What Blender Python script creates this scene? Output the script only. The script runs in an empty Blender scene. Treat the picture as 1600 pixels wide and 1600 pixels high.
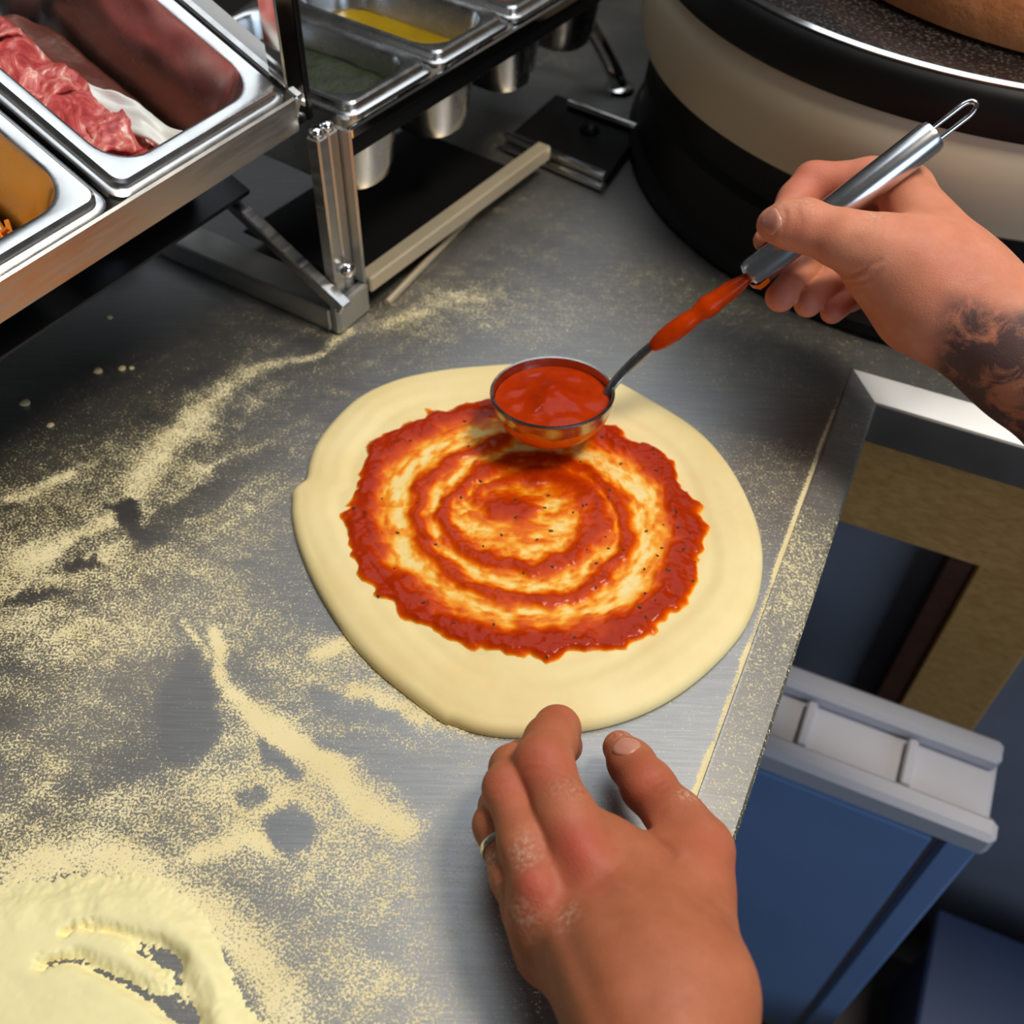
import bpy, math
import numpy as np
from mathutils import Matrix, Vector

# ------------------------------------------------------------------ camera
F = 1640.0; PITCH = math.radians(48.5); ROLL = math.radians(1.8); DIST = 0.60
fwd = np.array([0, math.cos(PITCH), -math.sin(PITCH)])
_r0 = np.array([1.0, 0, 0]); _u0 = np.cross(_r0, fwd)
right = _r0 * math.cos(ROLL) + _u0 * math.sin(ROLL); up = np.cross(right, fwd)
CAM = -fwd * DIST
scn = bpy.context.scene
COL = scn.collection
cd = bpy.data.cameras.new('camera'); cam = bpy.data.objects.new('camera', cd); COL.objects.link(cam)
m = Matrix.Identity(4)
for i in range(3):
    m[i][0] = right[i]; m[i][1] = up[i]; m[i][2] = -fwd[i]; m[i][3] = CAM[i]
cam.matrix_world = m
cd.sensor_width = 36; cd.lens = 36 * F / 1600; cd.clip_start = 0.01
cd.dof.use_dof = True; cd.dof.focus_distance = 0.50; cd.dof.aperture_fstop = 8.5
scn.camera = cam

# ------------------------------------------------------------------ light
w = bpy.data.worlds.new('world'); scn.world = w; w.use_nodes = True
w.node_tree.nodes['Background'].inputs[0].default_value = (0.95, 0.97, 1.0, 1)
w.node_tree.nodes['Background'].inputs[1].default_value = 0.045
def area(name, loc, target, sx, sy, power, col):
    l = bpy.data.lights.new(name, 'AREA'); l.shape = 'RECTANGLE'; l.size = sx; l.size_y = sy
    l.energy = power; l.color = col
    o = bpy.data.objects.new(name, l); COL.objects.link(o); o.location = loc
    o.rotation_euler = (Vector(target) - Vector(loc)).to_track_quat('-Z', 'Y').to_euler(); return o
area('ceiling_lamp', (0.72, -0.10, 1.75), (0, 0, 0), 0.42, 0.42, 25, (1.0, 0.92, 0.80))
area('ceiling_panel', (0.35, 1.35, 2.05), (0.35, 1.35, 0), 1.7, 2.4, 26, (0.84, 0.92, 1.0))
area('window_behind', (1.5, -1.9, 0.75), (0.3, 0, -0.2), 1.3, 1.2, 20, (0.58, 0.76, 1.0))
vs = scn.view_settings
vs.view_transform = 'Standard'; vs.look = 'None'; vs.exposure = 0.05; vs.gamma = 1.0; vs.use_curve_mapping = False

# ------------------------------------------------------------------ helpers
def ray(x, y): return fwd + right * (x - 800) / F - up * (y - 800) / F
def at(x, y, z=0.0):
    d = ray(x, y); return CAM + d * ((z - CAM[2]) / d[2])
def atd(x, y, t): return CAM + ray(x, y) * t
def proj(P):
    q = np.asarray(P) - CAM; t = q @ fwd
    return 800 + F * (q @ right) / t, 800 - F * (q @ up) / t, t
def nrm(v): v = np.asarray(v, float); return v / np.linalg.norm(v)

def vn(x, y, z=0.0, seed=0):
    """smooth value noise in 0..1"""
    x, y, z = np.broadcast_arrays(np.asarray(x, float), np.asarray(y, float), np.asarray(z, float))
    xi, yi, zi = np.floor(x).astype(np.int64), np.floor(y).astype(np.int64), np.floor(z).astype(np.int64)
    fx, fy, fz = x - xi, y - yi, z - zi
    fx, fy, fz = [f * f * (3 - 2 * f) for f in (fx, fy, fz)]
    def h(a, b, c):
        n = (a * 374761393 + b * 668265263 + c * 2147483647 + seed * 974711) & 0xffffffff
        n = ((n ^ (n >> 13)) * 1274126177) & 0xffffffff
        return ((n ^ (n >> 16)) & 0xffff) / 65535.0
    r = 0
    for a in (0, 1):
        for b in (0, 1):
            for c in (0, 1):
                r = r + h(xi + a, yi + b, zi + c) * (fx if a else 1 - fx) * (fy if b else 1 - fy) * (fz if c else 1 - fz)
    return r
def fbm(x, y, z=0.0, seed=0, o=3):
    s = 0; a = 1; t = 0
    for i in range(o):
        s = s + a * vn(np.asarray(x) * 2 ** i, np.asarray(y) * 2 ** i, np.asarray(z) * 2 ** i, seed + i * 7); t += a; a *= .5
    return s / t
def sstep(a, b, x):
    t = np.clip((x - a) / (b - a), 0, 1); return t * t * (3 - 2 * t)
def pdist(x, y, pts):
    """distance to a polyline, and the parameter along it 0..1"""
    best = np.full(np.shape(x), 1e9); par = np.zeros(np.shape(x)); n = len(pts) - 1
    for i in range(n):
        ax, ay = pts[i]; bx, by = pts[i + 1]; dx, dy = bx - ax, by - ay
        t = np.clip(((x - ax) * dx + (y - ay) * dy) / (dx * dx + dy * dy + 1e-12), 0, 1)
        d = np.hypot(x - ax - t * dx, y - ay - t * dy); k = d < best
        best = np.where(k, d, best); par = np.where(k, (i + t) / n, par)
    return best, par
def spline(pts, n=12, closed=False):
    P = np.array(pts, float); out = []; N = len(P)
    rng = range(N if closed else N - 1)
    for i in rng:
        if closed: p0, p1, p2, p3 = P[(i - 1) % N], P[i], P[(i + 1) % N], P[(i + 2) % N]
        else: p0, p1, p2, p3 = P[max(i - 1, 0)], P[i], P[i + 1], P[min(i + 2, N - 1)]
        for k in range(n):
            t = k / n
            out.append(.5 * (2 * p1 + (p2 - p0) * t + (2 * p0 - 5 * p1 + 4 * p2 - p3) * t * t + (3 * p1 - p0 - 3 * p2 + p3) * t ** 3))
    if not closed: out.append(P[-1])
    return np.array(out)

class MB:
    def __init__(s): s.v = []; s.f = []
    def add(s, V, Fc):
        o = len(s.v); s.v += [tuple(map(float, p)) for p in V]; s.f += [tuple(int(i) + o for i in f) for f in Fc]; return s
    def hexa(s, c):  # 8 corners: bottom 0-3 ccw, top 4-7
        return s.add(c, [(3, 2, 1, 0), (4, 5, 6, 7), (0, 1, 5, 4), (1, 2, 6, 5), (2, 3, 7, 6), (3, 0, 4, 7)])
    def box(s, o, ax, ay, az, lx, ly, lz, bev=0.0):
        """box spanning o + [lx]*ax + [ly]*ay + [lz]*az, chamfered edges"""
        o, ax, ay, az = [np.array(q, float) for q in (o, ax, ay, az)]
        (x0, x1), (y0, y1), (z0, z1) = lx, ly, lz
        if bev <= 0:
            c = [o + ax * x + ay * y + az * z for z in (z0, z1) for x, y in ((x0, y0), (x1, y0), (x1, y1), (x0, y1))]
            return s.hexa(c)
        b = bev; V = []; idx = {}
        for i, X in enumerate((x0, x1)):
            for j, Y in enumerate((y0, y1)):
                for k, Z in enumerate((z0, z1)):
                    sx, sy, sz = (1 if i == 0 else -1), (1 if j == 0 else -1), (1 if k == 0 else -1)
                    for a in range(3):
                        p = [X + sx * b, Y + sy * b, Z + sz * b]; p[a] = (X, Y, Z)[a]
                        idx[i, j, k, a] = len(V); V.append(o + ax * p[0] + ay * p[1] + az * p[2])
        Fs = []
        for a in range(3):
            o1, o2 = [q for q in range(3) if q != a]
            for e in (0, 1):
                q = []
                for u, v_ in ((0, 0), (1, 0), (1, 1), (0, 1)):
                    t = [0, 0, 0]; t[a] = e; t[o1] = u; t[o2] = v_; q.append(idx[t[0], t[1], t[2], a])
                Fs.append(tuple(q if (e == 1) != (a == 1) else q[::-1]))
            for u in (0, 1):
                for v_ in (0, 1):
                    q = []
                    for e, fa in ((0, o1), (1, o1), (1, o2), (0, o2)):
                        t = [0, 0, 0]; t[a] = e; t[o1] = u; t[o2] = v_; q.append(idx[t[0], t[1], t[2], fa])
                    Fs.append(tuple(q))
        for i in (0, 1):
            for j in (0, 1):
                for k in (0, 1): Fs.append(tuple(idx[i, j, k, a] for a in range(3)))
        return s.add(V, Fs)
    def tube(s, pts, rad, n=12, cap=True, flat=None):
        P = np.array(pts, float); N = len(P)
        rad = np.full(N, rad) if np.isscalar(rad) else np.array(rad, float)
        T = np.gradient(P, axis=0); T = T / np.linalg.norm(T, axis=1)[:, None]
        a = np.array([0, 0, 1.0]) if abs(T[0][2]) < .9 else np.array([1.0, 0, 0])
        u = nrm(np.cross(T[0], a)); V = []
        for i in range(N):
            u = nrm(u - T[i] * (u @ T[i])); v_ = np.cross(T[i], u)
            for k in range(n):
                th = 2 * math.pi * k / n; fl = 1 if flat is None else flat
                V.append(P[i] + rad[i] * (u * math.cos(th) + v_ * math.sin(th) * fl))
        Fs = [(i * n + k, i * n + (k + 1) % n, (i + 1) * n + (k + 1) % n, (i + 1) * n + k) for i in range(N - 1) for k in range(n)]
        if cap: Fs += [tuple(range(n))[::-1], tuple((N - 1) * n + k for k in range(n))]
        return s.add(V, Fs)
    def loft(s, loops, close=True, cap0=False, cap1=False):
        n = len(loops[0]); V = [p for L in loops for p in L]
        Fs = [(i * n + k, i * n + (k + 1) % n, (i + 1) * n + (k + 1) % n, (i + 1) * n + k) for i in range(len(loops) - 1) for k in range(n if close else n - 1)]
        if cap0: Fs.append(tuple(range(n))[::-1])
        if cap1: Fs.append(tuple((len(loops) - 1) * n + k for k in range(n)))
        return s.add(V, Fs)
    def lathe(s, c, ax, prof, n=48, a0=0, a1=2 * math.pi):
        """prof: (r, h) along axis"""
        c = np.array(c, float); ax = nrm(ax); u = nrm(np.cross(ax, [0, 1, 0] if abs(ax[1]) < .9 else [1, 0, 0])); v_ = np.cross(ax, u)
        full = abs(a1 - a0 - 2 * math.pi) < 1e-6; m_ = n if full else n + 1
        L = [[c + ax * h + r * (u * math.cos(a0 + (a1 - a0) * k / n) + v_ * math.sin(a0 + (a1 - a0) * k / n)) for k in range(m_)] for r, h in prof]
        return s.loft(L, close=full)

def loc_of(o):
    l = np.zeros(3)
    while o is not None: l += np.array(o.location); o = o.parent
    return l
def obj(name, mb, mat, parent=None, smooth=True, local=False, origin=None, auto=None):
    V, Fs = (mb.v, mb.f) if isinstance(mb, MB) else mb
    V = np.array(V, float)
    me = bpy.data.meshes.new(name); o = bpy.data.objects.new(name, me); COL.objects.link(o)
    if parent is not None:
        o.parent = parent
        if not local: V = V - loc_of(parent)
    elif not local:
        if origin is None:
            origin = np.array([(V[:, 0].min() + V[:, 0].max()) / 2, (V[:, 1].min() + V[:, 1].max()) / 2, V[:, 2].min()])
        o.location = origin; V = V - np.array(origin)
    me.from_pydata(V.tolist(), [], Fs if isinstance(Fs, list) else Fs.tolist())
    me.validate(); me.update()
    if mat is not None: me.materials.append(mat)
    if smooth:
        me.polygons.foreach_set('use_smooth', [True] * len(me.polygons))
        if auto: me.set_sharp_from_angle(angle=math.radians(auto))
    return o
def tag(o, label=None, cat=None, group=None, kind=None):
    if label: o['label'] = label
    if cat: o['category'] = cat
    if group: o['group'] = group
    if kind: o['kind'] = kind
    return o
def empty(name, loc, label=None, cat=None, group=None, kind=None, mat=None):
    o = bpy.data.objects.new(name, None); COL.objects.link(o); o.empty_display_size = .02
    if mat is not None: o.matrix_world = mat
    else: o.location = tuple(map(float, loc))
    return tag(o, label, cat, group, kind)
def fattr(o, name, vals):
    a = o.data.attributes.new(name, 'FLOAT', 'POINT'); a.data.foreach_set('value', np.asarray(vals, np.float32))
def cattr(o, name, vals):
    a = o.data.attributes.new(name, 'FLOAT_COLOR', 'POINT')
    c = np.ones((len(vals), 4), np.float32); c[:, :3] = vals; a.data.foreach_set('color', c.ravel())

def lin(c):
    c = np.array(c, float) / 255; return tuple(np.where(c <= .04045, c / 12.92, ((c + .055) / 1.055) ** 2.4))
class NT:
    def __init__(s, name):
        s.m = bpy.data.materials.new(name); s.m.use_nodes = True; s.t = s.m.node_tree
        s.b = s.t.nodes['Principled BSDF']; s.out = s.t.nodes['Material Output']
    def n(s, typ, **kw):
        nd = s.t.nodes.new('ShaderNode' + typ)
        for k, v in kw.items():
            if k.startswith('i_'):
                key = k[2:]; key = int(key) if key.isdigit() else key.replace('_', ' ')
                s.set(nd.inputs[key], v)
            else: setattr(nd, k, v)
        return nd
    def set(s, sock, v):
        if isinstance(v, bpy.types.NodeSocket): s.t.links.new(v, sock)
        elif isinstance(v, tuple) and len(v) == 3 and sock.type == 'RGBA': sock.default_value = (*v, 1)
        else: sock.default_value = v
    def p(s, **kw):
        for k, v in kw.items(): s.set(s.b.inputs[k.replace('_', ' ')], v)
        return s
    def coord(s, scale=(1, 1, 1), rot=(0, 0, 0), kind='Object'):
        tc = s.n('TexCoord'); mp = s.n('Mapping'); mp.inputs['Scale'].default_value = scale; mp.inputs['Rotation'].default_value = rot
        s.t.links.new(tc.outputs[kind], mp.inputs[0]); return mp.outputs[0]
    def noise(s, scale, vec=None, detail=3, rough=.5, dist=0):
        nd = s.n('TexNoise'); nd.inputs['Scale'].default_value = scale; nd.inputs['Detail'].default_value = detail
        nd.inputs['Roughness'].default_value = rough; nd.inputs['Distortion'].default_value = dist
        s.t.links.new(vec if vec is not None else s.coord(), nd.inputs['Vector']); return nd.outputs[0]
    def ramp(s, fac, stops):
        r = s.n('ValToRGB'); el = r.color_ramp.elements
        while len(el) < len(stops): el.new(.5)
        for e, (p, c) in zip(el, stops): e.position = p; e.color = (*c, 1) if len(c) == 3 else c
        s.t.links.new(fac, r.inputs[0]); return r.outputs[0]
    def mix(s, fac, a, b):
        nd = s.n('Mix', data_type='RGBA'); s.set(nd.inputs[0], fac); s.set(nd.inputs[6], a); s.set(nd.inputs[7], b); return nd.outputs[2]
    def math(s, op, a, b=0.0, clamp=False):
        nd = s.n('Math', operation=op, use_clamp=clamp); s.set(nd.inputs[0], a); s.set(nd.inputs[1], b); return nd.outputs[0]
    def attr(s, name):
        nd = s.n('Attribute', attribute_name=name); return nd
    def bump(s, h, strength=.3, dist=.001):
        nd = s.n('Bump'); nd.inputs['Strength'].default_value = strength; nd.inputs['Distance'].default_value = dist
        s.t.links.new(h, nd.inputs['Height']); s.t.links.new(nd.outputs[0], s.b.inputs['Normal']); return s

def mat_plain(name, col, rough=.5, metal=0., var=.0, nscale=40, bump=0., bdist=.0005, **kw):
    t = NT(name); c = lin(col)
    if var > 0:
        n = t.noise(nscale); d = tuple(x * (1 - var) for x in c); l = tuple(min(1, x * (1 + var)) for x in c)
        t.p(Base_Color=t.ramp(n, [(.3, d), (.7, l)]))
    else: t.p(Base_Color=c)
    t.p(Roughness=rough, Metallic=metal, **kw)
    if bump > 0: t.bump(t.noise(nscale * 4), bump, bdist)
    return t.m
def mat_steel(name, base=.6, r0=.16, r1=.3, stretch=(4, 4, 120), tint=(1, .98, .95), bump=.04):
    t = NT(name); n = t.noise(6, t.coord(stretch), 4)
    t.p(Base_Color=tuple(base * k for k in tint), Metallic=1.0, Roughness=t.ramp(n, [(.3, (r0,) * 3), (.7, (r1,) * 3)]))
    if bump: t.bump(n, bump, .0004)
    return t.m

M = {}
M['steel'] = mat_steel('brushed_steel')
M['steel_edge'] = mat_steel('edge_steel', .46, .3, .42, (3, 3, 3), bump=0)
M['chrome'] = mat_steel('chrome', .75, .06, .14, (10, 10, 10), bump=0)
M['pan'] = mat_steel('pan_steel', .58, .2, .3, (12, 12, 12), bump=.02)
M['black'] = mat_plain('black_plastic', (10, 10, 11), .4, var=.15, Specular_IOR_Level=.3)
M['blackmetal'] = mat_plain('black_enamel', (13, 12, 12), .5, var=.1, Specular_IOR_Level=.25)
M['beige'] = mat_plain('beige_enamel', (196, 180, 152), .38, var=.04, nscale=8)
M['wood'] = None

# ------------------------------------------------------------------ worktop frame of reference
K = at(1330, 575); Nn = at(1090, 1240)
A = nrm(K - Nn); B = np.array([A[1], -A[0], 0.0]); Z = np.array([0, 0, 1.0])
BW = 0.0226
def ab(a, b, z=0.0): return K + A * a + B * b + Z * z

# flour density on the worktop, 0 bare .. 1 covered; drawn on the surface, thinned to paint rack and hand shade
def ell(x, y, cx, cy, rx, ry, rot=0.0):
    c, s_ = math.cos(math.radians(rot)), math.sin(math.radians(rot)); dx, dy = x - cx, y - cy
    return np.sqrt(((dx * c + dy * s_) / rx) ** 2 + ((-dx * s_ + dy * c) / ry) ** 2)
def flour_density(P):
    x, y, t = proj(P)
    w1 = fbm(P[:, 0] * 22, P[:, 1] * 22, 0, 3) - .5; w2 = fbm(P[:, 0] * 22, P[:, 1] * 22, 0, 11) - .5
    x = x + w1 * 70; y = y + w2 * 60
    u = P @ A; v = P @ B
    st = fbm(u * 90, v * 22, 0, 21) - .5            # streaks of the wiping hand
    st2 = fbm((P[:, 0] + P[:, 1]) * 20, (P[:, 0] - P[:, 1]) * 90, 0, 33) - .5
    g = lambda cx, cy, rx, ry, rot=0: np.exp(-ell(x, y, cx, cy, rx, ry, rot) ** 2)
    d = .12 + .06 * sstep(620, 420, x) * sstep(520, 640, y) * sstep(1300, 1000, y)
    d += .36 * g(80, 860, 190, 130, -30)
    d += .22 * g(120, 1000, 220, 90)
    d += .20 * g(330, 900, 120, 120)
    d += .35 * g(80, 1260, 330, 120)
    d += .40 * g(430, 1200, 130, 140, 35)
    d += .34 * g(560, 1400, 230, 230)
    d += .30 * g(620, 1080, 130, 60, 15)
    d += .22 * g(520, 1010, 60, 40)
    d += .20 * g(690, 470, 140, 45, -12)
    d += .16 * g(620, 540, 130, 40, -20)
    d += .14 * g(900, 500, 160, 60, -10)
    d += .16 * g(1190, 760, 120, 200)
    d += .22 * g(560, 1580, 120, 90)
    d += .3 * g(380, 690, 150, 40, -38)
    d += .12 * g(430, 780, 120, 60, -30)
    for pts, wd, am in (([(535, 518), (470, 545), (400, 572), (350, 612), (300, 660), (250, 705), (195, 755)], (9, 26), .44),
                        ([(345, 1000), (372, 1060), (420, 1115), (500, 1170), (575, 1240), (640, 1290)], (10, 26), .6),
                        ([(280, 985), (335, 1032)], (4, 6), .5),
                        ([(560, 1090), (640, 1120), (720, 1150), (800, 1158)], (16, 9), .4),
                        ([(320, 1330), (400, 1310), (470, 1330)], (14, 18), .45),
                        ([(0, 780), (60, 750), (110, 735)], (9, 5), .35),
                        ([(500, 1020), (560, 990)], (8, 8), .4),
                        ([(0, 900), (110, 850), (200, 800)], (30, 20), .22),
                        ([(560, 505), (690, 480), (790, 452)], (16, 12), .18)):
        dd, pp = pdist(x, y, pts); wdt = wd[0] + (wd[1] - wd[0]) * pp
        d += am * np.exp(-(dd / wdt) ** 2)
    d += (.34 * st + .26 * st2) * (.35 + .65 * sstep(1150, 500, x))
    d += .5 * np.exp(-(np.maximum(0, 1 - ell(x, y, 130, 1640, 330, 330) * 1.0 - 0) * 0)) * sstep(1.22, .98, ell(x, y, 120, 1640, 330, 290)) * sstep(.80, .95, ell(x, y, 120, 1640, 330, 290))
    # wiped and bare spots; two of them paint in rack and hand shade
    xr, yr, _ = proj(P); w3 = fbm(P[:, 0] * 75, P[:, 1] * 75, 0, 43) - .5; w4 = fbm(P[:, 0] * 75, P[:, 1] * 75, 0, 47) - .5; xx, yy = xr + w1 * 26 + w3 * 44, yr + w2 * 26 + w4 * 40
    for cx, cy, rx, ry, rot, am in ((182, 797, 40, 15, 8, .95), (222, 826, 34, 9, 20, .8), (130, 886, 30, 9, -4, .9), (40, 935, 55, 9, -4, .7),
                                    (298, 1110, 50, 88, 8, .85), (452, 1298, 42, 40, 0, .95), (440, 1180, 40, 16, 45, .85), (462, 1205, 30, 14, 40, .8), (405, 1235, 26, 12, 20, .6),
                                    (560, 1110, 90, 18, 22, .6), (600, 1190, 110, 26, 25, .55), (330, 770, 130, 22, -35, .55), (420, 660, 120, 20, -32, .5),
                                    (250, 560, 330, 60, -36, .45), (150, 850, 90, 14, -30, .4), (180, 1200, 90, 30, -20, .35), (1170, 640, 130, 34, 8, .6)):  # first follows the rack's shade, last is the hand's cast shadow, painted in
        d *= 1 - am * sstep(1.25, .75, ell(xx, yy, cx, cy, rx, ry, rot))
    # thin even film towards the front edge
    film = sstep(680, 860, x) * sstep(950, 1250, y)
    d = d * (1 - .6 * film) + .12 * film
    # shade of the rack, painted in by thinning the flour below it
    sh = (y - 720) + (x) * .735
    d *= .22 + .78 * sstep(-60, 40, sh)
    # caught along the raised edge
    b = (P - K) @ B; a = (P - K) @ A
    d = np.maximum(d, 1.15 * np.exp(-((b + .0006) / .0022) ** 2) * sstep(.02, -.11, a) * (.5 + 1.0 * vn(a * 60, 0, 0, 5)) * (a < 0))
    return np.clip(d, 0, 1.2)

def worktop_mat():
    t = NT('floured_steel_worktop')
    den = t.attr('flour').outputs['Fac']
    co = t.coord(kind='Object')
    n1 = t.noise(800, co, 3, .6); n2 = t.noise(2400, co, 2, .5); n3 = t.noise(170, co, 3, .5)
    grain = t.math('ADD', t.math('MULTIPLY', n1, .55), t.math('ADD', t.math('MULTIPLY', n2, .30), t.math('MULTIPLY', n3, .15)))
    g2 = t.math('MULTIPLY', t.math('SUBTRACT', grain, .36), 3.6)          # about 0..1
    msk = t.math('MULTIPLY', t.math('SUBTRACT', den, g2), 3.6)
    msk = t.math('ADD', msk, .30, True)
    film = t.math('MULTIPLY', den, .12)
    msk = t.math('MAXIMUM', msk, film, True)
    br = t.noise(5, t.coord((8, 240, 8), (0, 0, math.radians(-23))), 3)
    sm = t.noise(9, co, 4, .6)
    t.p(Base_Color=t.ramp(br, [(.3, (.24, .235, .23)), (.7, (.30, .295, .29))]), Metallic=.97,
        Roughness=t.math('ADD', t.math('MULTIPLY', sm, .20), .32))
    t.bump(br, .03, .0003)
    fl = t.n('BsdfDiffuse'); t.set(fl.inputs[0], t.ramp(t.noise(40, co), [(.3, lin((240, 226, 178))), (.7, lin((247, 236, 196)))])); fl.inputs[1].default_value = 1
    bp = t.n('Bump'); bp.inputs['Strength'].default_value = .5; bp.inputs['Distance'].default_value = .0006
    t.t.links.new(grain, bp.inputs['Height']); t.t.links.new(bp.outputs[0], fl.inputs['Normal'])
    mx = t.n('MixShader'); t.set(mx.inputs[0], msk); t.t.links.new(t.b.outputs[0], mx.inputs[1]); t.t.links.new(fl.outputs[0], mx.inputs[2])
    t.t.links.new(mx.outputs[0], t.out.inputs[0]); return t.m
M['worktop'] = worktop_mat()

def build_worktop():
    root = empty('worktop', ab(-.3, -.3, -.04), 'dark steel worktop dusted with yellow flour under the pizza base', 'worktop')
    # main leg: fine grid on which the flour lies
    a = np.arange(-.62, .6201, .003); b = np.concatenate([np.arange(-.66, -.0061, .003), [-.0045, -.003, -.0018, -.0008, 0]])
    aa, bb = np.meshgrid(a, b, indexing='ij'); P = K + aa.reshape(-1, 1) * A + bb.reshape(-1, 1) * B
    na, nb = aa.shape; i, j = np.meshgrid(np.arange(na - 1), np.arange(nb - 1), indexing='ij'); q = (i * nb + j).ravel()
    Fs = np.c_[q, q + 1, q + nb + 1, q + nb][:, ::-1]
    o = obj('work_surface', (P, Fs), M['worktop'], root, smooth=False)
    if o.data.polygons[0].normal.z < 0: o.data.flip_normals()
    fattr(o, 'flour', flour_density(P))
    m2 = MB().add([ab(0, 0), ab(0, .62), ab(.62, .62), ab(.62, 0)], [(0, 1, 2, 3)])
    o2 = obj('work_surface', m2, M['worktop'], root, smooth=False); fattr(o2, 'flour', [.12] * 4)
    # raised border with mitred inner corner, and the front faces below it
    prof = [(0, 0), (.0005, .0008), (.0016, .0008), (BW - .0016, -.0045), (BW - .0004, -.0056), (BW, -.0072), (BW, -.037), (BW - .012, -.037)]
    st = np.linspace(0, 1, 60)
    L1 = [[ab(-.62 + (.62 - u) * s_, u, z) for s_ in st] for u, z in prof]
    o3 = obj('edge_strip', MB().loft(L1, close=False), M['worktop'], root, auto=15)
    Pn = np.array([p for L in L1 for p in L]); fx = (Pn - K) @ A
    fattr(o3, 'flour', np.clip(.20 + .5 * (vn(fx * 25, 0, 0, 4) - .4), 0, .5) * sstep(.0, -.07, fx) + .04)
    L2 = [[ab(-u, u + (.62 - u) * s_, z) for s_ in (0, .25, .5, .75, 1)] for u, z in prof]
    o4 = obj('edge_strip', MB().loft(L2, close=False), M['steel_edge'], root, auto=15)
    m5 = MB().add([ab(-.62, -.66, -.037), ab(-.62, 0, -.037), ab(0, 0, -.037), ab(0, .62, -.037), ab(.62, .62, -.037), ab(.62, -.66, -.037)], [(5, 4, 3, 2, 1, 0)])
    obj('underside', m5, M['steel'], root, smooth=False)
    for o_ in (o3, o4):
        pass
    return root
build_worktop()

# ------------------------------------------------------------------ room and what stands below the worktop
def wood_mat(name, c0, c1, rot):
    t = NT(name); n = t.noise(7, t.coord((2, 30, 30), rot), 5, .6, .6)
    t.p(Base_Color=t.ramp(n, [(.3, lin(c0)), (.7, lin(c1))]), Roughness=.55); t.bump(n, .15, .0006); return t.m
RB = math.atan2(B[1], B[0])
M['wood'] = wood_mat('oak', (186, 132, 66), (214, 164, 96), (0, 0, -RB))
M['wood_dark'] = wood_mat('brown_wood', (66, 36, 22), (92, 52, 32), (0, math.pi / 2, 0))
M['floor'] = mat_plain('dark_floor_tile', (58, 52, 50), .5, var=.25, nscale=6, bump=.1)
M['wall'] = mat_plain('dark_wall_tile', (88, 86, 84), .4, var=.1, nscale=5)
M['panel'] = mat_plain('slate_panel', (134, 136, 146), .45, var=.1, nscale=8)
fl = MB().add([(-2, -2, -.9), (3, -2, -.9), (3, 3, -.9), (-2, 3, -.9)], [(0, 1, 2, 3)])
tag(obj('floor', fl, M['floor'], smooth=False), 'dark tiled kitchen floor below the worktop', kind='structure')
wl = MB().box(ab(.64, 0, -.9), B, A, Z, (-1.6, 1.6), (0, .05), (0, 1.6))
tag(obj('wall_back', wl, M['wall'], smooth=False), 'dark tiled wall behind the worktop', kind='structure')

def build_stand():
    root = empty('wooden_stand', ab(.1, .3, -.9), 'oak table frame carrying the steel worktop', 'table frame')
    obj('beam', MB().box(ab(0, 0, 0), B, A, Z, (.0, .62), (.004, .045), (-.145, -.0375), .002), M['wood'], root, auto=30)
    # leg
    p = ab(0, 0, 0); zz = -.12
    d = ray(1524, 890); al = .075; l0 = CAM + d * (((K + A * al - CAM) @ A) / (d @ A)); b0 = (l0 - K) @ B
    zt = -.1455
    obj('leg', MB().box(ab(al, b0, 0), B, A, Z, (0, .070), (.0, .03), (-.9, zt), .002), M['wood'], root, auto=30)
    obj('leg_trim', MB().box(ab(al, b0, 0), B, A, Z, (-.022, -.0005), (.004, .03), (-.9, zt), .001), M['wood_dark'], root, auto=30)
    obj('back_panel', MB().box(ab(al, b0, 0), B, A, Z, (-.60, .4), (.031, .045), (-.9, zt), .001), M['panel'], root, auto=30)
    return root
build_stand()

M['bin'] = mat_plain('white_plastic', (192, 190, 196), .42, var=.04, nscale=6)
M['binblue'] = mat_plain('blue_plastic', (122, 152, 198), .38, var=.08, nscale=5)
M['bluedark'] = mat_plain('dark_blue_plastic', (44, 62, 96), .5, var=.1, nscale=6)
def build_bin():
    zt = -.30
    c = at(1560, 1310, zt)                     # front right corner of the lid lip
    lft = .36
    root = empty('storage_bin', c - B * .15 + A * .05 - Z * .60, 'white lidded plastic bin with a blue front under the worktop', 'bin')
    def bx(nm, x, y, z, mat, bev=.002, par=root): return obj(nm, MB().box(c, B, A, Z, x, y, z, bev), mat, par, auto=35)
    dp = .082
    bx('body', (-lft, -.010), (.010, dp), (-.599, -.030), M['bin'], .004)
    bx('front_panel', (-lft, -.036), (.004, .0098), (-.56, -.045), M['binblue'], .002)
    bx('corner_post', (-.030, -.004), (.001, .0098), (-.565, -.030), M['binblue'], .003)
    lid = bx('lid', (-lft, -.004), (.018, dp + .004), (-.0295, -.014), M['bin'], .003)
    bx('lid_lip', (-lft, 0), (-.004, .0175), (-.030, .0), M['bin'], .005)
    for b0 in (-.245, -.155, -.072):
        bx('lid_rib', (b0 - .004, b0 + .004), (.019, dp - .02), (-.0138, -.004), M['bin'], .0015, lid)
    bx('lid_back_rim', (-lft, -.006), (dp - .018, dp + .004), (-.0138, .004), M['bin'], .004)
    # low blue crate further right on the floor
    q = at(1480, 1440, -.70)
    r2 = empty('floor_crate', q + B * .15 - A * .08 - Z * .2, 'dark blue plastic crate on the floor beside the storage bin', 'crate')
    obj('body', MB().box(q, B, A, Z, (0, .4), (-.3, 0), (-.199, -.02), .004), M['bluedark'], r2, auto=35)
    obj('rim', MB().box(q, B, A, Z, (-.012, .412), (-.312, .012), (-.0198, 0), .003), M['bluedark'], r2, auto=35)
build_bin()

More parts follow.
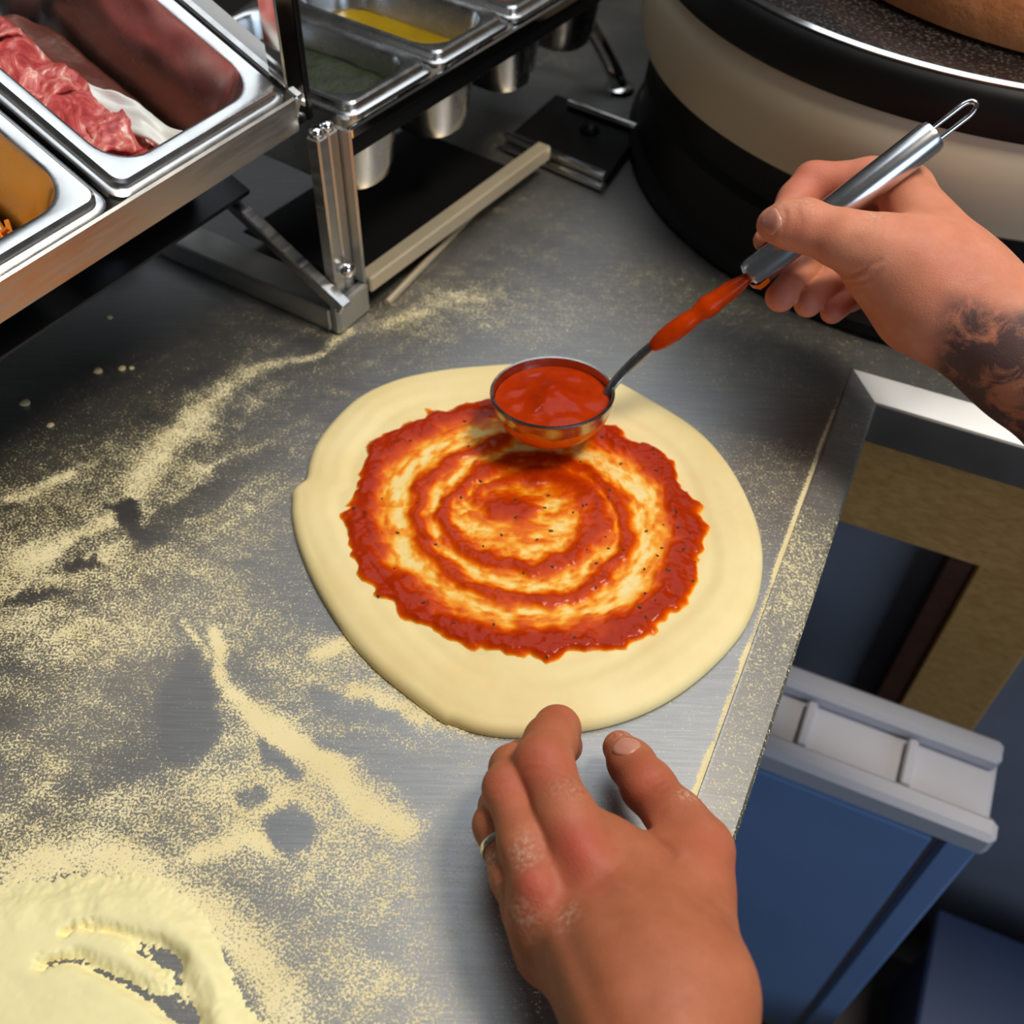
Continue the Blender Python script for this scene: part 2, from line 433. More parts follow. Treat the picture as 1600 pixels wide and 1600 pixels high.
# ------------------------------------------------------------------ pizza oven
OC = np.array([.352, .404, 0.0]); 
def speck_mat():
    t = NT('speckled_black_glass'); n = t.noise(420, None, 2)
    t.p(Base_Color=t.ramp(n, [(.52, lin((14, 13, 14))), (.68, lin((74, 68, 62)))]), Roughness=.22, Coat_Weight=.4, Coat_Roughness=.1)
    t.bump(n, .25, .0004); return t.m
def terra_mat():
    t = NT('terracotta'); n = t.noise(28, None, 6, .65); n2 = t.noise(9, None, 3)
    t.p(Base_Color=t.mix(n2, t.ramp(n, [(.3, lin((150, 84, 44))), (.5, lin((196, 122, 70))), (.75, lin((214, 148, 96)))]), lin((190, 110, 56))), Roughness=.8)
    t.bump(n, .6, .003); return t.m
def build_oven():
    root = empty('pizza_oven', OC, 'round beige and black tabletop pizza oven with a terracotta dome', 'pizza oven')
    z = Z
    def la(nm, prof, mat, n=128, par=root): return obj(nm, MB().lathe(OC, z, prof, n), mat, par, auto=35)
    la('base', [(.0, .0005), (.258, .0005), (.266, .004), (.266, .012), (.260, .018), (.256, .055), (.250, .06), (.250, .088), (0, .088)], M['blackmetal'])
    la('housing', [(.250, .088), (.256, .0885), (.2635, .094), (.266, .105), (.266, .128), (.2635, .140), (.2605, .147), (.259, .151)], M['beige'])
    la('rim', [(.259, .151), (.2615, .1512), (.2625, .154), (.2615, .172), (.259, .176), (.2555, .178)], M['blackmetal'])
    la('trim_ring', [(.2556, .1775), (.2560, .1795), (.2535, .1810), (.2505, .1800), (.2500, .178)], M['chrome'])
    la('cooking_plate', [(.2500, .176), (.2495, .1785), (.247, .1790), (.12, .1790), (0, .1790)], speck_mat())
    dc = np.array([.386, .372, 0.0])
    dome = obj('dome', MB().lathe(dc, z, [(.196, .1793), (.2005, .1815), (.201, .190), (.198, .206), (.188, .226), (.168, .246), (.138, .262), (.100, .274), (.055, .281), (0, .283)], 96), terra_mat(), root, auto=35)
    # pale vent windows in the base, around the right hand side
    for k in range(7):
        a0 = math.radians(246 + k * 9); a1 = a0 + math.radians(8.2)
        ps = [OC + Z * zz + np.array([math.cos(a), math.sin(a), 0]) * r for zz, r in ((.031, .2605), (.046, .2590)) for a in np.linspace(a0, a1, 6)]
        pb = [p - np.array([math.cos(a), math.sin(a), 0]) * .004 for p, a in zip(ps, list(np.linspace(a0, a1, 6)) * 2)]
        mb = MB(); n = 6
        mb.add(ps + pb, [(i, i + 1, n + i + 1, n + i) for i in range(5)] + [(12 + i, i, n + i, 18 + i) for i in (0,)] + [(i, 12 + i, 13 + i, i + 1) for i in range(5)] + [(n + i, n + i + 1, 19 + i, 18 + i) for i in range(5)] + [(5, 17, 23, 11)])
        obj('vent_window', mb, M['bin'], root, auto=30)
build_oven()

# ------------------------------------------------------------------ pan rack
YAW = math.radians(31); R = np.array([math.sin(YAW), math.cos(YAW), 0]); S = np.array([-R[1], R[0], 0])
P0 = at(545, 488); P0[2] = 0
YAW2 = math.radians(34); R2 = np.array([math.sin(YAW2), math.cos(YAW2), 0]); S2 = np.array([-R2[1], R2[0], 0])
TILT = math.radians(24)
T = S * math.cos(TILT) + Z * math.sin(TILT); N = -S * math.sin(TILT) + Z * math.cos(TILT)
M['warmsteel'] = mat_steel('rack_steel', .55, .3, .45, (6, 6, 60), (1, .97, .92), bump=.01)

M['satin'] = mat_plain('satin_rail', (214, 196, 164), .38, .55, var=.05, nscale=30)  # warm reflection on rail and rod put into the base colour
M['satin_grey'] = mat_steel('satin_grey', .36, .5, .6, (3, 3, 3), bump=0)
PW, PD, PH = .130, .20, .085
def build_rack():
    root = empty('pan_rack', P0, 'stainless steel rack holding sloped and level food pans', 'pan rack')
    w_ = M['warmsteel']
    def bx(nm, o, ax, ay, az, lx, ly, lz, mat=w_, bev=.0012): return obj(nm, MB().box(o, ax, ay, az, lx, ly, lz, bev), mat, root, auto=30)
    bx('base_tube', P0, R, S, Z, (-.024, .002), (-.004, .30), (.0008, .018))
    bx('foot', P0, R, S, Z, (-.024, .010), (-.012, -.0042), (.0006, .024), bev=.002)
    bx('post', P0, R, S, Z, (-.013, -.004), (-.004, .006), (.0185, .1335))
    bx('post', P0, R, S, Z, (-.0035, .0055), (-.004, .006), (.0185, .1335))
    bx('corner_angle', P0, R, S, Z, (.006, .0085), (-.012, .008), (.0245, .1335))
    for s_ in (-.0085, .001):
        obj('post_cap', MB().lathe(P0 + R * s_ + S * .001 + Z * .1336, Z, [(0, .0045), (.0028, .0042), (.0042, .0028), (.0046, .0), (0, 0)], 20), M['chrome'], root)
    obj('locking_knob', MB().lathe(P0 - R * .006 - S * .0042 + Z * .042, -S, [(0, .009), (.004, .0085), (.0052, .006), (.0052, 0), (0, 0)], 24), M['chrome'], root)
    # sloping side bar below the tilted pans
    bd = nrm(S * .088 + Z * .049); bn = np.cross(R, bd); bn = bn if bn[2] > 0 else -bn
    bx('brace', P0 + Z * .026 - S * .006, R, bd, bn, (-.0235, -.0137), (-.010, .24), (-.004, .0045), M['steel'])
    # front rail of the sloped half
    o = P0 + S * .008
    bx('front_rail', o, R, S, Z, (-.50, -.0135), (0, .003), (.136, .157))
    bx('rail_lip', o, R, S, Z, (-.50, -.0135), (.0032, .016), (.136, .1385))
    bx('side_rail', P0 + S * .011 + Z * .150, R, T, N, (-.0125, -.006), (.0, .26), (-.012, .006))
    bx('side_flange', P0 + S * .02 + Z * .150, R, T, N, (-.0055, .010), (.012, .26), (.002, .0045), M['satin_grey'])
    bx('shade_sheet', P0 + S * .0098 + Z * .1605, R, T, N, (-.50, -.0137), (.012, .27), (-PH - .012, -PH - .008), M['black'], .0005)  # added black sheet, keeps the worktop below the pans dark
    # upright beside the pans
    bx('guard_post', P0, R, S, Z, (-.0125, .002), (.0155, .0285), (.1335, .62), M['chrome'], .001)
    bx('guard_backing', P0, R, S, Z, (.0022, .0062), (.0150, .029), (.1335, .62), M['black'], .0005)
    # level half
    o2 = P0 - S * .010
    bx('front_strip', o2, R2, S2, Z, (.009, .35), (.003, .006), (.112, .1315), M['black'])
    bx('top_rail', o2, R2, S2, Z, (.009, .35), (-.0005, .0028), (.126, .1335), M['chrome'])
    bx('back_rail', o2, R2, S2, Z, (.009, .35), (.150, .156), (.112, .1330))
    bx('lower_rail', P0, R2, S2, Z, (.012, .228), (-.012, .0), (.014, .026), M['satin'])
    bx('lower_tray', P0, R2, S2, Z, (.012, .20), (.0005, .11), (.012, .0145), M['blackmetal'])
    bx('far_post', P0, R2, S2, Z, (.336, .346), (.11, .122), (.0006, .1335))
    return root
build_rack()

def rrect(hx, hy, r, n=8):
    pts = []
    for cx, cy, a0 in ((hx - r, hy - r, 0), (-hx + r, hy - r, 90), (-hx + r, -hy + r, 180), (hx - r, -hy + r, 270)):
        for k in range(n + 1):
            a = math.radians(a0 + 90 * k / n); pts.append((cx + r * math.cos(a), cy + r * math.sin(a)))
    return pts
def pan_mesh(wx, wy, depth, flange=.013):
    lv = [(0, .009, -.0085), (0, .009, -.0055), (.0012, .0085, -.0048), (.0036, .0075, -.0046), (.0042, .007, -.0012), (.0056, .0065, 0),
          (flange - .002, .021, 0), (flange, .0205, -.001), (flange + .0012, .020, -.005), (flange + .007, .019, -depth + .012), (flange + .010, .017, -depth + .003), (flange + .018, .012, -depth)]
    loops = [[(x, y, z) for x, y in rrect(wx / 2 - d, wy / 2 - d, r)] for d, r, z in lv]
    mb = MB().loft(loops, cap1=True)
    # outside skin so that the hanging body shows from below
    lo = [(flange - .002, .022, -.003), (flange + .0002, .021, -.006), (flange + .006, .020, -depth + .012), (flange + .009, .018, -depth + .002), (flange + .018, .012, -depth - .0012)]
    mb.loft([[(x, y, z) for x, y in rrect(wx / 2 - d, wy / 2 - d, r)] for d, r, z in lo][::-1], cap0=True)
    return mb
def frame(o, ax, ay, az):
    mm = Matrix.Identity(4)
    for i in range(3): mm[i][0] = ax[i]; mm[i][1] = ay[i]; mm[i][2] = az[i]; mm[i][3] = o[i]
    return mm
tp_o = P0 + S * .0098 + Z * .1605
def tilted_pan(s_r, label):
    c = tp_o + R * (s_r - PW / 2) + T * (PD / 2)
    o = obj('food_pan', pan_mesh(PW, PD, PH), M['pan'], None, local=True, auto=32)
    o.matrix_world = frame(c, R, T, N)
    return tag(o, label, 'pan', 'sloped food pans'), c
pan2, c2 = tilted_pan(-.0145, 'sloped steel pan holding pink ham slices')
pan1, c1 = tilted_pan(-.0145 - PW - .0035, 'sloped steel pan holding an ochre sauce, at the left edge')
QW, QD, QH = .0815, .150, .075
lp_o = P0 - S * .010 + Z * .1345
levels = []
for k, lb in enumerate(('level steel pan with dark green filling, nearest the rack post', 'level steel pan with yellow oil, second from the rack post', 'level steel pan with red sauce, third from the rack post', 'level steel pan at the far end of the rack')):
    c = lp_o + R2 * (.012 + QW / 2 + k * (QW + .002)) + S2 * (QD / 2 + .002) + Z * .0085
    o = obj('food_pan', pan_mesh(QW, QD, QH, .010), M['pan'], None, local=True, auto=32); o.matrix_world = frame(c, R2, S2, Z)
    tag(o, lb, 'pan', 'level food pans'); levels.append(c)

# what the pans hold
def fill(name, c, ax, ay, az, wx, wy, lev, mat, amp, label, cat, seed=1, n=40):
    """slab of food with a lumpy top, filling the pan to the level"""
    xs = np.linspace(-1, 1, n); V = []; hx, hy = wx / 2, wy / 2
    X, Y = np.meshgrid(xs * hx, xs * hy, indexing='ij')
    # square to rounded square
    Hh = lev + amp * (fbm(X * 60, Y * 60, 0, seed) - .5) * 2
    rf = 1 - .17 * (X / hx) ** 4 * (Y / hy) ** 4; X = X * rf; Y = Y * rf
    top = [c + ax * x + ay * y + az * h for x, y, h in zip(X.ravel(), Y.ravel(), Hh.ravel())]
    bot = [c + ax * x * .93 + ay * y * .93 + az * (lev - .014) for x, y in zip(X.ravel(), Y.ravel())]
    Fs = []
    for i in range(n - 1):
        for j in range(n - 1):
            q = i * n + j; Fs.append((q, q + n, q + n + 1, q + 1)); Fs.append((n * n + q, n * n + q + 1, n * n + q + n + 1, n * n + q + n))
    for i in range(n - 1):
        for a, b in ((i, i + 1), ((n - 1) * n + i + 1, (n - 1) * n + i), ((i + 1) * n, i * n), (i * n + n - 1, (i + 1) * n + n - 1)):
            Fs.append((a, b, n * n + b, n * n + a))
    return tag(obj(name, MB().add(top + bot, Fs), mat), label, cat)
M['ochre'] = mat_plain('ochre_sauce', (214, 138, 26), .35, var=.18, nscale=30, bump=.2)
M['greenf'] = mat_plain('green_filling', (36, 44, 20), .6, var=.3, nscale=80, bump=.5, bdist=.002)
M['oil'] = mat_plain('yellow_oil', (150, 122, 18), .15, var=.2, nscale=20)
M['redf'] = mat_plain('red_filling', (190, 66, 24), .3, var=.2, nscale=40, bump=.3, bdist=.001)
fill('ochre_sauce', c1, R, T, N, PW - .044, PD - .046, -.052, M['ochre'], .004, 'ochre orange sauce in the leftmost sloped pan', 'sauce', 3)
for k, (nm, mt, lv, lb) in enumerate((('green_filling', 'greenf', -.016, 'dark green filling in the level pan beside the rack post'), ('yellow_oil', 'oil', -.024, 'yellow oil in the second level pan'),
                                      ('red_sauce', 'redf', -.020, 'red sauce in the third level pan'))):
    fill(nm, levels[k], R2, S2, Z, QW - .028, QD - .032, lv, M[mt], .002 if k != 1 else .0004, lb, 'oil' if k == 1 else 'sauce' if k == 2 else 'filling', 5 + k)
def ham_mat():
    t = NT('cured_ham'); co = t.coord((30, 9, 9)); n = t.noise(5, co, 4, .6, 1.5)
    t.p(Base_Color=t.ramp(n, [(.28, lin((128, 36, 40))), (.48, lin((186, 74, 72))), (.6, lin((214, 120, 108))), (.7, lin((240, 214, 200)))]), Roughness=.32, Subsurface_Weight=.25, Subsurface_Scale=.004)
    return t.m
M['ham'] = ham_mat(); M['fat'] = mat_plain('white_fat', (238, 232, 222), .4, var=.05, nscale=60, Subsurface_Weight=.2)
rng = np.random.default_rng(4)
def ham_slice(c, ang, ln, wd, seed, mat, name, label, cat, group, amp=.008, tilt=0.0):
    nx, ny = 30, 14; u = np.linspace(-1, 1, nx); v = np.linspace(-1, 1, ny); U, Vv = np.meshgrid(u, v, indexing='ij')
    ca, sa = math.cos(ang), math.sin(ang); lx = U * ln / 2; ly = Vv * wd / 2 * (1 - .25 * U ** 2 + .3 * (fbm(U * 3, Vv * 2, 0, seed) - .5))
    h = amp * (np.sin(U * 5 + seed + 1.7 * Vv) * .6 + 1.6 * (fbm(U * 2.5 + 9, Vv * 2.2, 0, seed + 3) - .5)) + tilt * ly
    X = lx * ca - ly * sa; Y = lx * sa + ly * ca
    top = [c + R * x + T * y + N * hh for x, y, hh in zip(X.ravel(), Y.ravel(), h.ravel())]
    bot = [p - N * .0016 for p in top]; n = nx * ny; Fs = []
    for i in range(nx - 1):
        for j in range(ny - 1):
            q = i * ny + j; Fs += [(q, q + ny, q + ny + 1, q + 1), (n + q, n + q + 1, n + q + ny + 1, n + q + ny)]
    for i in range(nx - 1):
        Fs += [(i * ny, n + i * ny, n + (i + 1) * ny, (i + 1) * ny), ((i + 1) * ny + ny - 1, n + (i + 1) * ny + ny - 1, n + i * ny + ny - 1, i * ny + ny - 1)]
    for j in range(ny - 1):
        Fs += [(j + 1, n + j + 1, n + j, j), ((nx - 1) * ny + j, n + (nx - 1) * ny + j, n + (nx - 1) * ny + j + 1, (nx - 1) * ny + j + 1)]
    return tag(obj(name, MB().add(top + bot, Fs), mat), label, cat, group)
# (x along the rail, y up the slope, level)
HAM = ((-.013, -.057, -.036, 1.25, .050, .038, 'frilly pink ham slice at the front of the heap'), (-.020, -.030, -.030, 1.5, .062, .040, 'ham slice folded in the middle of the heap'), (-.022, .012, -.026, 1.6, .062, .040, 'ham slice with pale streaks behind the middle one'),
       (-.021, .052, -.024, 1.4, .055, .040, 'ham slice at the back of the heap'), (-.010, -.052, -.052, .7, .050, .040, 'ham slice tucked below the front of the heap'), (-.014, .01, -.045, 1.5, .095, .040, 'long dark ham slice lowest in the heap'))
for k, (x, y, h, an, ln, wd, lb) in enumerate(HAM):
    ham_slice(c2 + R * x + T * y + N * h, an, ln, wd, 11 + k, M['ham'], 'ham_slice', lb, 'ham', 'ham slices in the sloped pan', .0055, .3)
fill('added_meat', c2, R, T, N, PW - .052, PD - .054, -.064, mat_plain('brown_meat', (112, 58, 44), .45, var=.25, nscale=50, bump=.4, bdist=.002), .003, 'brown meat layer added to tint the steel of the sloped ham pan', 'meat', 13)  # brown layer added so the pan walls mirror brown
ham_slice(c2 + R * .006 - T * .046 + N * -.036, 1.80, .068, .015, 77, M['fat'], 'fat_strip', 'white strip of fat beside the ham slices', 'fat', None, .003, -.4)
# grated orange shreds at the front of the ochre sauce
def shreds():
    mb = MB()
    for i in range(90):
        c = c1 + R * (.012 + rng.normal() * .010) + T * (-.062 + rng.normal() * .006) + N * (-.046 + rng.random() * .012)
        d = nrm(rng.normal(size=3)); e = nrm(np.cross(d, rng.normal(size=3))); f = np.cross(d, e); l = .004 + .006 * rng.random()
        mb.box(c, d, e, f, (-l, l), (-.0011, .0011), (-.0008, .0008))
    return tag(obj('grated_shreds', mb, mat_plain('orange_shreds', (238, 140, 40), .5, var=.15, nscale=90), smooth=False), 'grated orange shreds lying on the ochre sauce', 'garnish', kind='stuff')
shreds()

# ------------------------------------------------------------------ things at the back of the worktop
def build_back():
    c = [at(793, 232), at(945, 296), at(1003, 215), at(868, 165)]
    root = empty('flat_tray', (c[0] + c[2]) / 2, 'low black tray with chrome rods along its front edge by the oven', 'tray')
    b = [p + Z * .0008 for p in c]; tpp = [p + Z * .010 for p in c]
    obj('plate', MB().hexa(b + tpp), M['blackmetal'], root, smooth=False)
    e = nrm(c[1] - c[0]); f = nrm(c[3] - c[0])
    for dz, off in ((.0045, -.004), (.0125, -.002)):
        obj('front_rod', MB().tube([c[0] + Z * dz + f * off, c[1] + Z * dz + f * off], .0038, 16), M['chrome'], root, auto=40)
    obj('rear_rod', MB().tube([c[3] + Z * .014 + e * .02 - f * .012, c[2] + Z * .014 - f * .012], .0036, 16), M['chrome'], root, auto=40)
    obj('tray_knob', MB().lathe((c[0] * .4 + c[2] * .6) + Z * .010, Z, [(0, .006), (.006, .005), (.008, .002), (.008, 0), (0, 0)], 24), M['black'], root)
    # curved chrome tube behind it
    pts = [at(968, 135, .004), at(958, 110, .018), at(940, 75, .034), at(915, 30, .055), at(893, -25, .085), at(880, -110, .13), at(900, -190, .16)]
    r3 = empty('bent_tube', pts[0], 'bent chrome tube rising behind the flat tray', 'tube')
    obj('pipe', MB().tube(spline(pts, 8), .0075, 20), M['chrome'], r3, auto=50)
    obj('pipe_collar', MB().lathe((pts[0][0], pts[0][1], .0006), Z, [(0, .006), (.010, .006), (.013, .004), (.014, 0), (0, 0)], 24), M['chrome'], r3, auto=40)
    # thin steel rod lying on the worktop along the rack
    q0, q1 = at(605, 478) + Z * .0026, at(806, 268) + Z * .0026
    tag(obj('steel_rod', MB().tube([q0, q0 * .5 + q1 * .5, q1], .0026, 14), M['satin'], auto=40), 'thin steel rod lying on the worktop along the pan rack', 'rod')
    # boxy fitting below the sloped pans
    o = at(300, 385, .02) + S * .05
    fb = empty('latch_box', (o[0], o[1], .0), 'small steel latch box in the shade under the sloped pans', 'latch')
    obj('box', MB().box((o[0], o[1], 0), R, S, Z, (-.022, .012), (0, .03), (.001, .045), .002), M['warmsteel'], fb, auto=30)
    for s_ in (-.014, .003):
        obj('clip', MB().box((o[0], o[1], 0), R, S, Z, (s_ - .006, s_ + .006), (-.006, -.0002), (.012, .040), .0015), M['warmsteel'], fb, auto=30)
build_back()

# ------------------------------------------------------------------ flour heap and crumbs
M['flour'] = mat_plain('semolina_flour', (247, 235, 178), .95, var=.04, nscale=30, bump=.35, bdist=.0008)
def build_flour():
    xs = np.arange(-.235, -.075, .0009); ys = np.arange(-.315, -.195, .0009)
    X, Y = np.meshgrid(xs, ys, indexing='ij'); P = np.c_[X.ravel(), Y.ravel(), np.zeros(X.size)]
    px, py, _ = proj(P); wob = (fbm(P[:, 0] * 120, P[:, 1] * 120, 0, 5) - .5) * 22
    edge = np.interp(px, [-60, 0, 80, 150, 210, 265, 310, 335, 352, 372, 400, 440, 470], [1392, 1384, 1374, 1364, 1362, 1382, 1415, 1450, 1500, 1545, 1580, 1620, 1680])
    fz = fbm(P[:, 0] * 700, P[:, 1] * 700, 0, 15) - .5
    d = py - edge + wob * 1.3
    h = .0052 * sstep(-6, 90, d) + .0016 * fz * sstep(70, 0, d) - .0003
    rd, _ = pdist(px, py, [(-60, 1440), (60, 1420), (150, 1408), (230, 1418), (285, 1460), (310, 1520), (330, 1580), (360, 1650)])
    h += .0022 * np.exp(-(rd / 30) ** 2)
    for pts, wd, am in (([(100, 1462), (150, 1452), (200, 1462), (250, 1478), (285, 1505)], 8, .0052), ([(65, 1512), (95, 1500), (130, 1505), (180, 1528), (240, 1560), (300, 1600), (330, 1660)], 13, .0068),
                        ([(215, 1485), (265, 1510), (298, 1560)], 20, .0066)):
        dd, pp = pdist(px + wob * 1.2 + fz * 16, py + wob * .8 + fz * 12, pts); h -= am * np.exp(-(dd / (wd * (.6 + 1.2 * pp))) ** 2) * (.8 + .6 * fz)
    h = np.where(d < -12 - 14 * fz, -1.0, h)
    h += .0012 * (fbm(P[:, 0] * 60, P[:, 1] * 190, 0, 8) - .5) * sstep(0, 50, d) + .0003 * fz
    n0, n1 = X.shape; i, j = np.meshgrid(np.arange(n0 - 1), np.arange(n1 - 1), indexing='ij'); q = (i * n1 + j).ravel()
    Fs = np.c_[q, q + n1, q + n1 + 1, q + 1]; keep = (h[Fs] > 0).any(axis=1)
    Fs = Fs[keep]; used = np.unique(Fs); mp = -np.ones(len(h), int); mp[used] = np.arange(len(used))
    P[:, 2] = np.maximum(h, -.0003)
    tag(obj('flour_heap', (P[used], mp[Fs]), M['flour']), 'heap of pale yellow semolina flour at the near left corner', 'flour', kind='stuff')
    mt = mat_plain('dough_crumb', (226, 206, 158), .9, var=.1, nscale=200)
    for k, (x, y, r, lb) in enumerate(((40, 631, .0036, 'largest pale dough crumb on the bare dark worktop'), (154, 581, .0030, 'round dough crumb beside a pair of small crumbs'), (191, 577, .0026, 'left crumb of the close pair under the pan rack'),
                                       (206, 576, .0018, 'right crumb of the close pair under the pan rack'), (79, 666, .0024, 'flat dough crumb nearest the floured area'), (172, 497, .002, 'faint crumb in the shade below the pan rack'))):
        c = at(x, y); V = []; Fs = []; n = 10
        L = [[c + Z * (r * .62 * (1 - math.cos(math.pi * (i + .02) / 6.04))) * .5 + np.array([math.cos(a), math.sin(a), 0]) * r * math.sin(math.pi * (i + .02) / 6.04) * (.75 + .5 * float(vn(math.cos(a) * 1.5 + 5, math.sin(a) * 1.5 + 5, i * .6, k + 3)))
              for a in [2 * math.pi * q / n for q in range(n)]] for i in range(7)]
        tag(obj('dough_crumb', MB().loft(L, cap0=True, cap1=True), mt), lb, 'crumb', 'dough crumbs on the worktop')
build_flour()

# ------------------------------------------------------------------ pizza base
def dough_mat():
    t = NT('raw_dough'); n = t.noise(25, None, 4, .6); n2 = t.noise(300, None, 3)
    t.p(Base_Color=t.ramp(n, [(.3, lin((236, 211, 148))), (.7, lin((243, 223, 166)))]), Roughness=.62, Subsurface_Weight=.25, Subsurface_Scale=.006)
    t.p(Subsurface_Radius=(1.0, .6, .3)); t.bump(n2, .12, .0004); return t.m
OUT = [(455, 780), (455, 768), (463, 757), (476, 748), (481, 725), (492, 694), (520, 656), (562, 618), (620, 592), (690, 577), (760, 570), (820, 567), (880, 570), (950, 588), (1020, 625), (1090, 670), (1140, 725), (1175, 790), (1192, 850), (1190, 912), (1172, 966),
       (1140, 1012), (1090, 1060), (1030, 1100), (960, 1128), (880, 1143), (800, 1148), (745, 1141), (706, 1127), (692, 1124), (640, 1086), (580, 1036), (530, 976), (490, 910), (465, 850), (455, 805)]
PC = at(820, 830, .004)
def _outline():
    pts = np.array([at(x, y, .004) for x, y in OUT]); sp = spline(pts, 8, True)
    th = np.arctan2(sp[:, 1] - PC[1], sp[:, 0] - PC[0]); r = np.hypot(sp[:, 1] - PC[1], sp[:, 0] - PC[0]); k = np.argsort(th)
    return np.r_[th[k] - 2 * math.pi, th[k], th[k] + 2 * math.pi], np.r_[r[k], r[k], r[k]]
_TH, _RR = _outline()
def dough_h(x, y):
    th = np.arctan2(y - PC[1], x - PC[0]); r = np.hypot(x - PC[0], y - PC[1]); rim = np.interp(th, _TH, _RR)
    e = np.clip((rim - r), 0, 1)                                  # distance from the rim
    h = .0056 * np.sqrt(np.clip(1 - (1 - np.clip(e / .0062, 0, 1)) ** 2.2, 0, 1))
    h = h + .0013 * np.exp(-((e - .016) / .010) ** 2) * sstep(0, .010, e) - .0006 * np.exp(-((e - .038) / .012) ** 2)
    h = h + .0010 * (fbm(x * 38, y * 38, 0, 2) - .5) * sstep(0, .01, e) + .00028 * np.sin(e * 520 + 5 * fbm(x * 14, y * 14, 0, 6)) * np.exp(-((e - .03) / .018) ** 2) * sstep(.004, .014, e)
    return h
pizza = empty('pizza', (PC[0], PC[1], 0.0), 'raw pizza dough round with a spiral of tomato sauce', 'pizza')
def build_dough():
    nt, nr = 320, 90; th = np.linspace(-math.pi, math.pi, nt, endpoint=False); rim = np.interp(th, _TH, _RR)
    f = 1 - (1 - np.linspace(0.02, 1, nr)) ** 1.7
    r = f[:, None] * rim[None]; X = PC[0] + r * np.cos(th); Y = PC[1] + r * np.sin(th); H = dough_h(X, Y) + .0006
    V = np.c_[X.ravel(), Y.ravel(), H.ravel()]
    i, k = np.meshgrid(np.arange(nr - 1), np.arange(nt), indexing='ij'); k2 = (k + 1) % nt
    Fs = np.c_[(i * nt + k).ravel(), ((i + 1) * nt + k).ravel(), ((i + 1) * nt + k2).ravel(), (i * nt + k2).ravel()].tolist()
    Fs.append(tuple(range(nt)))
    b0 = len(V); V = np.r_[V, np.c_[(PC[0] + (rim - .003) * np.cos(th)), (PC[1] + (rim - .003) * np.sin(th)), np.full(nt, .0004)]]
    for q in range(nt): Fs.append(((nr - 1) * nt + q, b0 + q, b0 + (q + 1) % nt, (nr - 1) * nt + (q + 1) % nt))
    Fs.append(tuple(b0 + q for q in range(nt))[::-1])
    o = obj('dough', (V, Fs), dough_mat(), pizza); return o
build_dough()

zp = lambda l: [(440 + x / 2.051, 540 + y / 2.051) for x, y in l]
RING = zp([(690, 190), (600, 205), (500, 228), (400, 270), (310, 345), (268, 430), (252, 520), (260, 620), (305, 715), (400, 800), (500, 870), (620, 930), (760, 955), (900, 945), (1050, 925), (1180, 865), (1262, 765), (1300, 650), (1300, 550), (1255, 435), (1170, 345), (1060, 285), (960, 255), (860, 240)])
SPIR = zp([(720, 295), (620, 325), (540, 362), (470, 420), (432, 490), (428, 560), (470, 650), (560, 730), (680, 788), (800, 805), (950, 780), (1050, 710), (1105, 610), (1095, 510), (1025, 425), (930, 368), (800, 350), (690, 375), (590, 435), (528, 520), (545, 595), (620, 655), (720, 692), (830, 700), (930, 665), (1000, 600)])
INN = zp([(1000, 600), (1015, 540), (975, 460), (890, 412), (800, 400)])
INN2 = zp([(800, 400), (710, 425), (640, 470), (625, 490)])
BLOB = zp([(690, 510), (730, 512), (770, 522)])
def sauce_mat():
    t = NT('tomato_sauce'); th = t.attr('thick').outputs['Fac']; n = t.noise(160, None, 3, .6); n2 = t.noise(600, None, 2)
    k = t.math('ADD', th, t.math('MULTIPLY', t.math('SUBTRACT', n, .5), .26))
    c = t.ramp(k, [(.0, lin((244, 222, 160))), (.12, lin((246, 202, 110))), (.25, lin((244, 162, 44))), (.42, lin((230, 112, 8))), (.62, lin((206, 70, 3))), (.95, lin((166, 42, 3)))])
    t.p(Base_Color=c, Roughness=t.ramp(th, [(.05, (.5,) * 3), (.5, (.2,) * 3)]), Subsurface_Weight=.0, Specular_IOR_Level=.12)
    t.bump(t.math('ADD', t.math('MULTIPLY', n, .7), t.math('MULTIPLY', n2, .3)), .22, .0010); return t.m
M['sauce'] = sauce_mat()
